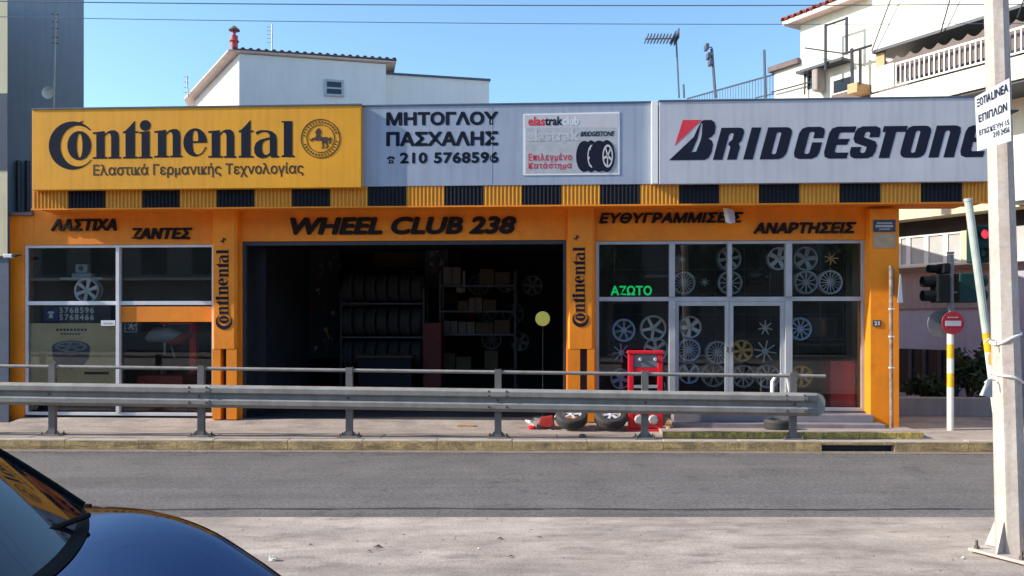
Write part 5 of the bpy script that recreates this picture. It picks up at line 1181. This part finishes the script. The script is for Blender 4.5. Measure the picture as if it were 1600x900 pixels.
# tiled eave
te = MB().box(bx-.3, ax(1361), -.32, 7, rz, rz+.10).build('eave_board', 'soffit', ab)
def tile_geo(r, ln):
    mb = MB(); n = 6; vs = []
    for y in (0, ln):
        for i in range(n+1): a = PI*i/n; vs.append((r*math.cos(a), y, r*math.sin(a)))
        for i in range(n+1): a = PI*(n-i)/n; vs.append(((r-.02)*math.cos(a), y, (r-.02)*math.sin(a)))
    m = 2*(n+1); fs = [tuple(range(m))[::-1], tuple(m+i for i in range(m))] + [(i, (i+1) % m, m+(i+1) % m, m+i) for i in range(m)]
    return mb.add(vs, fs)
tm = tile_geo(.085, 1.2).mesh('roof_tile'); tm.materials.append(M['tile'])
x = bx-.25
while x < ax(1361):
    o = bpy.data.objects.new('roof_tile', tm); COL.objects.link(o); o.parent = ab; o.location = (x, -.36, rz+.11+random.uniform(-.01, .01)); o.rotation_euler = (.2, 0, random.uniform(-.04, .04)); x += .19
MB().box(ax(1361), 14, -.002, 6.9, rz+.001, rz+3.5).build('penthouse_wall', 'apt_wall', ab)
# lower second railing seen right of the mast
zr0, zr1 = az(1590, 300, slab_y), az(1590, 256, slab_y)
railing(ax(1567, slab_y), 9, zr0, zr1, slab_y+.03, ab)
MB().box(ax(1562, slab_y), 14, slab_y-.03, 0, zr0-.16, zr0-.02).build('balcony_slab', 'curtain', ab)
# cables down the apartment front
for i, (a, b) in enumerate((((1395, -10), (1362, 80)), ((1487, -10), (1470, 50)), ((1603, -10), (1590, 28)))):
    MB().tube([(ax(a[0], -1.3), -1.3, az(a[0], a[1], -1.3)), (ax(b[0], -1.2), -1.2, az(b[0], b[1], -1.2))], .014, 5).build('stay_cable', 'dark_metal', ab)
# roof railing running left
tr = thing('roof_fence', 'low wire mesh fence on the roof edge left of the apartment block', 'fence', AP, (ax(1140), 0, az(1210, 146)))
MB().tube([(ax(1074), 0, az(1074, 154)), (ax(1210), 0, az(1210, 116))], .025, 6).build('top_wire', 'blue_metal', tr)
MB().tube([(ax(1180), 0, az(1180, 153)), (ax(1210), 0, az(1210, 146))], .02, 6).build('bottom_wire', 'blue_metal', tr)
q = MB()
x = ax(1078)
zt0, zt1 = az(1074, 154), az(1210, 116); xr0, xr1 = ax(1074), ax(1210)
while x < xr1: zt_ = zt0+(zt1-zt0)*(x-xr0)/(xr1-xr0); q.box(x, x+.012, -.006, .006, az(1210, 150), zt_); x += .10
q.build('mesh_wires', 'blue_metal', tr, kind='stuff')
MB().box(ax(1074), ax(1210), .0, 4, 0, az(1210, 154)).build('low_rear_building', 'shade_lilac', fr=AP, base=(ax(1140), 2, 0), label='low pale roof carrying the mesh fence behind the silver board', cat='building')

# ================================================================== white house behind
WH = Frame(-8.2, 25, 12.4)
hx, hz = WH.x, WH.z
wh = thing('white_house', 'white plastered house with tiled roof, small window and red flue', 'house', WH, (0, 0, 0))
H0 = hz(357, 83); xr = hx(603); dxl, dyl = -1.68, 2.93     # rear left corner offset
top_l = H0-1.6
q = MB(); pts0 = [(0, 0), (xr, 0), (xr, 6), (dxl, dyl+2.0), (dxl, dyl)]
q.add([(x, y, 0) for x, y in pts0]+[(0, 0, H0), (xr, 0, H0-.02), (xr, 6, H0-1.2), (dxl, dyl+2, H0-1.0), (dxl, dyl, H0-.72)], [(0, 1, 2, 3, 4), (5, 9, 8, 7, 6), (0, 5, 6, 1), (1, 6, 7, 2), (2, 7, 8, 3), (3, 8, 9, 4), (4, 9, 5, 0)])
q.build('wall', 'white_wall', wh)
oh = .10
q = MB(); R0 = [(-.30, -oh, H0+.04), (xr+.3, -oh, H0+.02), (xr+.3, 6.1, H0-1.1), (dxl-.30, dyl+2.2, H0-1.02), (dxl-.34, dyl-.05, H0-.74)]
q.add(R0+[(x, y, z+.045) for x, y, z in R0], [(4, 3, 2, 1, 0), (5, 6, 7, 8, 9)]+[(i, (i+1) % 5, 5+(i+1) % 5, 5+i) for i in range(5)]); q.build('roof_slab', 'soffit', wh)
tm2 = tile_geo(.07, .5).mesh('ridge_tile'); tm2.materials.append(M['tile_dark'])
x = -.1
while x < xr+.3:
    o = bpy.data.objects.new('ridge_tile', tm2); COL.objects.link(o); o.parent = wh; o.location = (x, -oh-.05, H0+.10); o.rotation_euler = (-.25, 0, random.uniform(-.05, .05)); x += .225
MB().box(-.15, xr+.32, -oh-.03, 5, H0+.09, H0+.12).build('roof_covering', 'tile_dark', wh)
wx0, wx1, wz0, wz1 = hx(507), hx(537), hz(522, 151), hz(522, 125)
f_ = MB().prism([[(wx0, wz0), (wx1, wz0), (wx1, wz1), (wx0, wz1)], [(wx0+.07, wz0+.07), (wx1-.07, wz0+.07), (wx1-.07, wz1-.07), (wx0+.07, wz1-.07)]], -.05, -.001).build('window', 'alu', wh)
MB().box(wx0+.07, wx1-.07, -.03, -.002, wz0+.07, wz1-.07).build('pane', 'window_dark', f_)
MB().box(wx0+.07, wx1-.07, -.045, -.031, (wz0+wz1)/2-.03, (wz0+wz1)/2+.02).build('glazing_bar', 'alu', f_)
MB().box(xr-.02, hx(767), .3, 6, 0, hz(690, 117.5)).build('annex_wall', 'white_wall', wh)
MB().box(xr-.02, hx(767)+.04, .25, 6, hz(690, 117.5), hz(690, 117.5)+.06).build('annex_coping', 'blue_metal', wh)
x_ = hx(366, .6); z_ = hz(366, 80, .6)
fl = MB().tube([(x_, .6, z_-.4), (x_, .6, hz(366, 56, .6))], .11, 14).build('flue_pipe', 'red_pipe', wh, smooth=True)
MB().lathe([(.13, 0), (.15, .03), (.13, .06)], (x_, .6, hz(366, 66, .6)), 'z', 14).build('collar', 'red_pipe', fl)
MB().tube([(x_, .6, hz(366, 56, .6)), (x_, .6, hz(366, 49, .6))], .05, 8).build('cap_stem', 'red_pipe', fl)
MB().lathe([(0, .16), (.03, .15), (.17, .03), (.17, 0), (0, 0)], (x_, .6, hz(366, 48, .6)), 'z', 14).build('rain_cap', 'tile_dark', fl)

# ---- antennas
def antenna(label, Y, mastpx, boom=None, els=(), r=.018, m='blue_metal', extra=None, group=None):
    P = lambda px, py: ((px-800)/F*Y, Y, CAMZ+(500-py)/F*Y)
    b_ = P(*mastpx[-1]); t = thing('roof_antenna', label, 'antenna', W0, b_)
    MB().tube([P(*p) for p in mastpx], r, 6).build('mast', m, t)
    if boom: MB().tube([P(*boom[0]), P(*boom[1])], r*.7, 6).build('boom', m, t)
    for (a, b, s_) in els:
        p = P(a, b); MB().box(p[0]-.008, p[0]+.008, p[1]-.25, p[1]+.25, p[2]-s_, p[2]+s_).build('element', m, t)
    return t, P
t, P = antenna('antenna with a long horizontal boom left of the silver board top', 16, [(1056, 52), (1058, 90), (1061, 153)], ((1008, 61), (1058, 60)), [(1010+i*5, 60.5, .02) for i in range(9)]+[(1052, 60, .06), (1057, 58, .09)])
antenna('short thin stub mast beside the boomed antenna', 16, [(1068, 132), (1069, 153)], r=.02)
t, P = antenna('dark antenna mast leaning slightly above the silver board', 16.5, [(1112, 76), (1118, 153)], None, [], .03)
for a, b, c in ((1104, 74, 6), (1107, 88, 4), (1110, 98, 4)): p = P(a, b); p2 = P(1113, b); MB().tube([p, (p2[0], p2[1], p2[2])], .012, 5).build('boom', 'blue_metal', t); MB().box(p[0]-.03, p[0]+.03, p[1]-.1, p[1]+.1, p[2]-.05, p[2]+.05).build('element', 'blue_metal', t)
antenna('plain dark mast nearest to the apartment block', 17, [(1194, 78), (1196, 153)], r=.028)
t, P = antenna('small comb antenna on the roof of the white house', 26, [(425, 38), (425, 90)], None, [], .022, 'alloy_dim')
for i in range(5): p = P(417, 42+i*6); p2 = P(425, 42+i*6); MB().tube([p, p2], .012, 5).build('element', 'alloy_dim', t)
t, P = antenna('small comb antenna left of the white house eave', 27, [(292, 118), (294, 152)], None, [], .022, 'alloy_dim')
for i in range(4): p = P(287, 120+i*8); p2 = P(294, 121+i*8); MB().tube([p, p2], .012, 5).build('element', 'alloy_dim', t)
t, P = antenna('pale antenna pole with small dish before the grey blind wall', 18.0, [(87, 22), (86, 60), (84, 152), (83, 175)], None, [], .022, 'grey_plastic')
for i, (a, l) in enumerate(((12, 9), (24, 5), (34, 6), (48, 4), (57, 5))): p = P(82-l*.2, a+10); p2 = P(92, a+11); MB().tube([p, p2], .012, 5).build('element', 'tile_dark', t)
p = P(77, 146); MB().lathe([(0, .03), (.09, .0), (.13, -.06), (.135, -.06), (.09, .015), (0, .045)], p, 'y', 16).build('dish', 'white_plastic', t, smooth=True)

# ================================================================== grey building left and neighbour strip
GB = Frame(-10.25, 19.9, 20)
gb = thing('grey_building', 'tall plain blue grey block with a blind wall at the upper left', 'building', GB, (0, 0, 0))
xg = GB.x(131)
MB().hexa([(-14, 0, 0), (xg, 0, 0), (xg-.6, 3.2, 0), (-14, 3.2, 0), (-14, 0, 13), (xg, 0, 13), (xg-.6, 3.2, 13), (-14, 3.2, 13)]).build('wall', 'grey_wall', gb)
MB().box(-14.1, xg+.02, -.08, 1, 13.001, 13.15).build('coping', 'grey_wall', gb)
for p in (30, 44): MB().tube([(GB.x(p), -.06, GB.z(p, 330)), (GB.x(p), -.06, GB.z(p, 252))], .06, 8).build('drain_pipe', 'dark_metal', gb)
NB = Frame(0, 12.55, -3)
n1 = NB.x(11.5); nb = thing('neighbour_building', 'cream fronted neighbour building with dark band at the far left edge', 'building', NB, (n1-2, 0, 0))
z_a, z_b, z_c = NB.z(5, 400), NB.z(5, 266), NB.z(5, 146)
def wedge(y, z0_, z1_, name, m):
    MB().hexa([(n1-9, y, z0_), (n1, y, z0_), (n1-3.4, 5, z0_), (n1-9, 5, z0_), (n1-9, y, z1_), (n1, y, z1_), (n1-3.4, 5, z1_), (n1-9, 5, z1_)]).build(name, m, nb)
wedge(0, z_a, z_b, 'wall', 'cream'); wedge(-.01, z_b+.001, z_c, 'sign_band', 'plate_blue'); wedge(0, z_c+.001, 9, 'upper_wall', 'cream'); wedge(.03, 0, z_a-.001, 'shop_front', 'blue_metal')

# ================================================================== overhead wires
def wire(px0, py0, px1, py1, Y, sag, label, r=.0058):
    a = Vector(((px0-800)/F*Y, Y, CAMZ+(500-py0)/F*Y)); b = Vector(((px1-800)/F*Y, Y, CAMZ+(500-py1)/F*Y)); d = b-a
    a, b = a-d*.6, b+d*.6; n = 40
    pts = [a+(b-a)*(i/n)-Vector((0, 0, sag*(1-(2*i/n-1)**2)-sag)) for i in range(n+1)]
    MB().tube([tuple(p) for p in pts], r, 6).build('overhead_wire', 'wire', base=tuple(pts[n//2]), label=label, cat='wire', smooth=True)
wire(130, 7, 1600, 10, 9.2, .12, 'upper of the two dark wires crossing the sky')
wire(130, 33, 1600, 41, 9.8, .16, 'lower and fainter of the two wires crossing the sky', .0042)

# ================================================================== litter
def leaf(px, py, s, m, name, label, cat):
    Y = CAMZ*F/(py-500); x = (px-800)/F*Y; q = MB()
    q.add([(x-s, Y, .004), (x, Y-s*.5, .012), (x+s, Y+.1*s, .006), (x+.1*s, Y+s*.5, .03*s/.03*.6), (x, Y, .018)], [(0, 1, 4), (1, 2, 4), (2, 3, 4), (3, 0, 4)])
    q.build(name, m, base=(x, Y, 0), label=label, cat=cat)
for px, py, s, l in ((590, 856, .035, 'largest dry brown leaf on the pale pavement near the car'), (577, 863, .022, 'small leaf just left below the largest leaf'), (781, 843, .028, 'curled dry leaf in the middle of the pale pavement'), (843, 841, .02, 'small dry leaf right of the curled one'), (798, 871, .024, 'flat dry leaf nearest the camera in the middle'), (485, 853, .016, 'tiny dark leaf right of the car nose')):
    leaf(px, py, s, 'dry_leaf', 'dry_leaf', l, 'leaf')
leaf(748, 859, .014, 'paper', 'paper_scrap', 'tiny white paper scrap in the middle of the pale pavement', 'paper')
leaf(1505, 873, .016, 'paper', 'paper_scrap', 'tiny white scrap left of the mast base plate', 'paper')
t = thing('crumpled_paper', 'crumpled white paper ball beside the nose of the dark car', 'paper', W0, ((423-800)/F*5.5, 5.5, 0))
random.seed(9); q = MB(); x_ = (423-800)/F*5.5
for i in range(9): a = [(x_+random.uniform(-.03, .04), 5.53+random.uniform(-.025, .025), random.uniform(.002, .045)) for _ in range(3)]; q.add(a+[(a[0][0], a[0][1]+.003, a[0][2])], [(0, 1, 2), (0, 2, 3), (0, 3, 1), (1, 3, 2)])
q.build('crumpled_sheet', 'paper', t)

q = MB(); random.seed(21)
for _ in range(420):
    y = 3.6+3.1*random.random(); x = random.uniform(-2.6, 3.9)*y/5; s = random.choice((.003, .004, .005, .008)) 
    q.add([(x-s, y-s, .0), (x+s, y-s*.6, .0), (x+s*.6, y+s, .0), (x-s*.7, y+s*.8, .0), (x, y, s*1.2)], [(0, 1, 4), (1, 2, 4), (2, 3, 4), (3, 0, 4)])
for _ in range(900):
    x = random.uniform(-9, 9); y = 10.75+.3*random.random()**2-.017*x; s = random.choice((.006, .009, .013)); z = -.135
    q.add([(x-s, y-s, z), (x+s, y-s*.6, z), (x+s*.6, y+s, z), (x-s*.7, y+s*.8, z), (x, y, z+s*1.2)], [(0, 1, 4), (1, 2, 4), (2, 3, 4), (3, 0, 4)])
q.build('grit', 'grit', base=(0, 5, 0), label='fine grit scattered over the pale pavement and along the gutter', cat='grit', kind='stuff')

# ================================================================== dark car, lower left
CX, CY = -2.35, 1.95
car = thing('parked_car', 'dark blue glossy car with black wiper cowl in the lower left corner', 'car', W0, (CX, CY, 0))
car.rotation_euler = (math.radians(4), 0, 0); car.location = (CX, CY, .095)   # roll added so the bonnet mirrors sky above the signs
#        x     wl   ws    zs    zc
ST = [(-1.95, 0.55, 0.5, 0.62, 0.635), (-1.88, 0.74, 0.66, 0.76, 0.775), (-1.6, 0.83, 0.76, 0.83, 0.845), (-0.8, 0.85, 0.8, 0.85, 0.865), (0, 0.85, 0.8, 0.85, 0.865), (0.6, 0.85, 0.8, 0.855, 0.87), (0.9, 0.85, 0.795, 0.855, 0.87), (1.02, 0.85, 0.79, 0.855, 0.87), (1.2, 0.85, 0.775, 0.845, 0.86), (1.4, 0.845, 0.72, 0.805, 0.82), (1.6, 0.83, 0.62, 0.735, 0.75), (1.78, 0.77, 0.52, 0.66, 0.675), (1.9, 0.68, 0.42, 0.58, 0.595), (1.97, 0.58, 0.34, 0.46, 0.475), (2.0, 0.5, 0.3, 0.35, 0.365)]
def lerp_st(x):
    xs_ = [s[0] for s in ST]
    for i in range(len(ST)-1):
        if xs_[i] <= x <= xs_[i+1]:
            # Catmull-Rom
            p0, p1, p2, p3 = ST[max(i-1, 0)], ST[i], ST[i+1], ST[min(i+2, len(ST)-1)]; f_ = (x-xs_[i])/(xs_[i+1]-xs_[i])
            return [0.5*(2*b+(c-a)*f_+(2*a-5*b+4*c-d)*f_*f_+(3*b-a-3*c+d)*f_**3) for a, b, c, d in zip(p0[1:], p1[1:], p2[1:], p3[1:])]
    return list(ST[-1][1:])
def half(x):
    wl, ws, zs_, zc_ = lerp_st(x); mid = (wl+ws)/2+.035
    ctl = [(wl*.90, .20), (wl*.985, .34), (wl, .55), (mid, zs_-.13), (ws+.015, zs_-.022), (ws-.03, zs_+.004), (ws*.75, zs_*.45+zc_*.55), (ws*.4, zc_-.008), (0, zc_)]
    pts = []
    for i in range(len(ctl)-1):
        p0, p1, p2, p3 = ctl[max(i-1, 0)], ctl[i], ctl[i+1], (ctl[i+2] if i+2 < len(ctl) else (-ctl[-2][0], ctl[-2][1]))
        for k_ in range(4):
            f_ = k_/4; pts.append(tuple(0.5*(2*b+(c-a)*f_+(2*a-5*b+4*c-d)*f_*f_+(3*b-a-3*c+d)*f_**3) for a, b, c, d in zip(p0, p1, p2, p3)))
    return pts+[ctl[-1]]
def strip(x0, x1, n, j0=0, j1=None, lift=0.0, curve=None):
    mb = MB(); vs = []; rows = 0
    for i in range(n+1):
        f_ = i/n; h_ = None
        h0 = half(x0+(x1-x0)*f_); m = len(h0); full = [(y, z) for y, z in h0[j0:]] + [(-y, z) for y, z in h0[j0:-1][::-1]]
        for y, z in full:
            vs.append((CX+x0+(x1-x0)*f_, CY+y, z+lift))
        rows = len(full)
    fs = [(i*rows+j, i*rows+j+1, (i+1)*rows+j+1, (i+1)*rows+j) for i in range(n) for j in range(rows-1)]
    return mb.add(vs, fs)
strip(-1.95, 2.0, 90).build('body', 'car_paint', car, smooth=True)
MB().box(CX-1.85, CX+1.85, CY-.72, CY+.72, .18, .42).build('floor_pan', 'car_trim', car)
# bonnet shut lines and cowl
def surf(x, y):      # body height at car-local x and |y|
    h_ = half(x); y = abs(y)
    for a, b in zip(h_[:-1], h_[1:]):
        if b[0] <= y <= a[0] and a[1] > .5: return a[1]+(b[1]-a[1])*((a[0]-y)/(a[0]-b[0]+1e-9))
    return h_[-1][1]
base_x = lambda y: .985+.20*(1-(y/.76)**2)          # windscreen foot line
nose_x = lambda y: 1.0+.20*(1-(y/.78)**2)
q = MB(); n = 40; vs = []
for i in range(n+1):
    y = -.775+1.55*i/n; e = max(0, 1-(y/.775)**6)
    for f_ in (0, .35, .7, 1):
        x = base_x(y)-.03 + (nose_x(y)+.02*e-base_x(y)+.03)*f_*(.25+.75*e); vs.append((CX+x, CY+y, surf(min(x, 1.9), y)+.004+.006*math.sin(f_*PI)))
q.add(vs, [(i*4+j, i*4+j+1, i*4+j+5, i*4+j+4) for i in range(n) for j in range(3)]); q.build('cowl', 'car_trim', car, smooth=True)
# windscreen, roof and windows
def cab(u, v):  # u along: 0 foot of screen .. 1 header ; v -1..1
    y0_ = .765*v; y1_ = .575*v
    xb, zb2 = base_x(y0_), surf(base_x(y0_), y0_)+.006
    xt, zt2 = .30+.10*(1-v*v), 1.32+.035*(1-v*v)
    b = .035*math.sin(u*PI)
    return (CX+xb+(xt-xb)*u+b*.5, CY+y0_+(y1_-y0_)*u, zb2+(zt2-zb2)*u+b)
def grid(fn, nu, nv, v0=-1, v1=1, u0=0, u1=1):
    mb = MB(); vs = [fn(u0+(u1-u0)*i/nu, v0+(v1-v0)*j/nv) for i in range(nu+1) for j in range(nv+1)]
    return mb.add(vs, [(i*(nv+1)+j, i*(nv+1)+j+1, (i+1)*(nv+1)+j+1, (i+1)*(nv+1)+j) for i in range(nu) for j in range(nv)])
grid(cab, 14, 24, -.955, .955, .0, 1).build('windscreen', 'car_glass', car, smooth=True)
for s_ in (-1, 1):
    q = MB(); pts = [cab(u/8, s_*.975) for u in range(9)]; q.tube(pts, .013, 8).build('windscreen_pillar', 'car_trim', car, smooth=True)
def roof(u, v): return (CX+.32+.08*(1-v*v)+(-1.55-.05*(1-v*v))*u, CY+.575*v*(1-.05*u), 1.325+.045*(1-v*v)+.04*math.sin(u*PI)-.05*u)
grid(roof, 12, 14).build('roof', 'car_paint', car, smooth=True)
def rear(u, v): return (CX-1.20-.04*(1-v*v)-.42*u, CY+(.546+.16*u)*v, 1.28+.045*(1-v*v)+(-.42)*u+.02*math.sin(u*PI))
grid(rear, 8, 12).build('rear_window', 'car_glass', car, smooth=True)
for s_ in (-1, 1):
    def sidef(u, v, s_=s_):  # v along x 0..1, u up
        xb = 1.0-2.6*v; xt = .30-1.50*v; return (CX+xb+(xt-xb)*u, CY+s_*(.775+(.57-.775)*u+.02*math.sin(u*PI)), .85+(1.32-.04*v-.85)*u)
    grid(sidef, 6, 12, .06, .47, .03, .96).build('side_window', 'car_glass', car, smooth=True)
    grid(sidef, 6, 12, .50, .94, .03, .96).build('side_window', 'car_glass', car, smooth=True)
    q = MB()
    for v in (.03, .485, .97): q.tube([sidef(u/6, v) for u in range(7)], .022, 6)
    q.tube([sidef(1, v/10) for v in range(11)], .02, 6); q.tube([sidef(0, v/10) for v in range(11)], .015, 6); q.build('window_frame', 'car_trim', car)
    m_ = MB(); m_.lathe([(0, -.05), (.06, -.045), (.085, 0), (.06, .04), (0, .045)], (CX+.62, CY+s_*.90, .92), 'x', 16); m_.build('mirror', 'car_paint', car, smooth=True)
    MB().box(CX+.60, CX+.64, CY+s_*.80, CY+s_*.90, .88, .90).build('mirror_arm', 'car_trim', car)
    for wx in (-1.25, 1.28):
        T = bpy.data.objects.new('wheel', TY); COL.objects.link(T); T.parent = car; T.location = (wx, s_*.74, .30 - .095 - s_*.052); T.scale = (.30, .30, .30)
        me = [m__ for nm, m__, a in wheel_proto('ten', 'alloy') if nm == 'rim'][0]
        for nm, m__, a in wheel_proto('wide5', 'alloy'):
            c_ = bpy.data.objects.new(nm, m__); COL.objects.link(c_); c_.parent = T; c_.scale = (.62, .62, .62); c_.location = (0, s_*.28, 0); c_.rotation_euler = (0, a, PI if s_ > 0 else 0)
    q = MB(); q.lathe([(0, .05), (.09, .04), (.13, 0), (.11, -.08), (0, -.09)], (CX+1.80, CY+s_*.42, .56), 'x', 18); q.build('headlight', 'head_glass', car, smooth=True)
    MB().box(CX-1.93, CX-1.86, CY+s_*.50, CY+s_*.66, .62, .82).build('tail_light', 'dark_red', car, bevel=.01)
    for xd in (.55, -.45): MB().box(CX+xd-.3, CX+xd-.18, CY+s_*.842, CY+s_*.868, .72, .75).build('door_handle', 'car_paint', car)
MB().box(CX+1.94, CX+2.0, CY-.30, CY+.30, .36, .50).build('grille', 'car_trim', car, bevel=.01)
MB().box(CX+1.99, CX+2.012, CY-.24, CY+.24, .27, .37).build('number_plate', 'white_plastic', car)
for yy, ln in ((.45, .62), (-.12, .55)):
    p0 = (CX+1.10, CY+yy+.12, surf(1.05, yy)+.03); p1 = (CX+1.02+.03, CY+yy-.2, surf(1.02, yy)+.045); p2 = (CX+.98, CY+yy-ln*.75, surf(1.0, yy-.4)+.045)
    wv = MB().tube([p0, p1, p2], [.009, .007, .005], 6).build('wiper_arm', 'car_trim', car)
    MB().tube([(CX+.97, CY+yy+.12, surf(1, yy)+.03), (CX+1.06, CY+yy-ln*.7, surf(1, yy)+.03)], .006, 6).build('wiper_blade', 'car_trim', wv)

# ================================================================== across the street, behind the camera (seen in the reflections)
OB = Frame(0, -16, 180)
for i, (a, b, h_, m_, lab) in enumerate(((-80, -10.01, 8, 'opp_wall', 'grey apartment block across the street at the left of the reflections'), (-10, 8.99, 9.0, 'shade_wall', 'lower brown grey block across the street in the reflections'), (9, 60, 10.5, 'opp_wall', 'taller grey block across the street at the right of the reflections'))):
    b_ = thing('opposite_building', lab, 'building', OB, ((a+b)/2, 0, 0))
    MB().box(a, b, 0, 9, 0, h_).build('wall', m_, b_)
    z = 1.0
    while z < h_-1.8:
        x = a+1
        while x < b-2: MB().box(x, x+1.4, -.03, .02, z, z+1.4).build('window', 'window_dark', b_); x += 2.8
        MB().box(a+.5, b-.5, -.9, 0, z-.35, z-.22).build('balcony_slab', 'white_wall', b_) if z > 2 else None
        z += 3
def tree(x, y, h_, seed, label):
    t = thing('street_tree', label, 'tree', W0, (x, y, 0)); rd_ = random.Random(seed); tr_ = MB(); cr = MB()
    tr_.tube([(x, y, 0), (x+.05, y, h_*.3), (x+.1, y+.1, h_*.6)], [.18, .14, .08], 9)
    for i in range(9):
        a = rd_.uniform(0, 6.28); r = rd_.uniform(.5, 1.5); c = (x+math.cos(a)*r, y+math.sin(a)*r, h_*rd_.uniform(.5, .95)); tr_.tube([(x+.05, y, h_*.35), ((x+c[0])/2, (y+c[1])/2, (h_*.4+c[2])/2), c], [.07, .05, .02], 5)
        foliage(cr, c, (.95, .95, .8), 230, .26, seed*100+i)
    tr_.build('trunk', 'bark', t); cr.build('crown', 'leaf_tree', t)
for i, (x, y) in enumerate(((-9.5, -11), (-4.2, -12), (1.5, -11.5), (7, -12.2), (12, -11))): tree(x, y, 5.5+(i % 3)*.6, 20+i, ['leafy street tree at the far left of the reflections', 'leafy street tree left of the middle in the reflections', 'leafy street tree in the middle of the reflections', 'leafy street tree right of the middle in the reflections', 'leafy street tree at the far right of the reflections'][i])
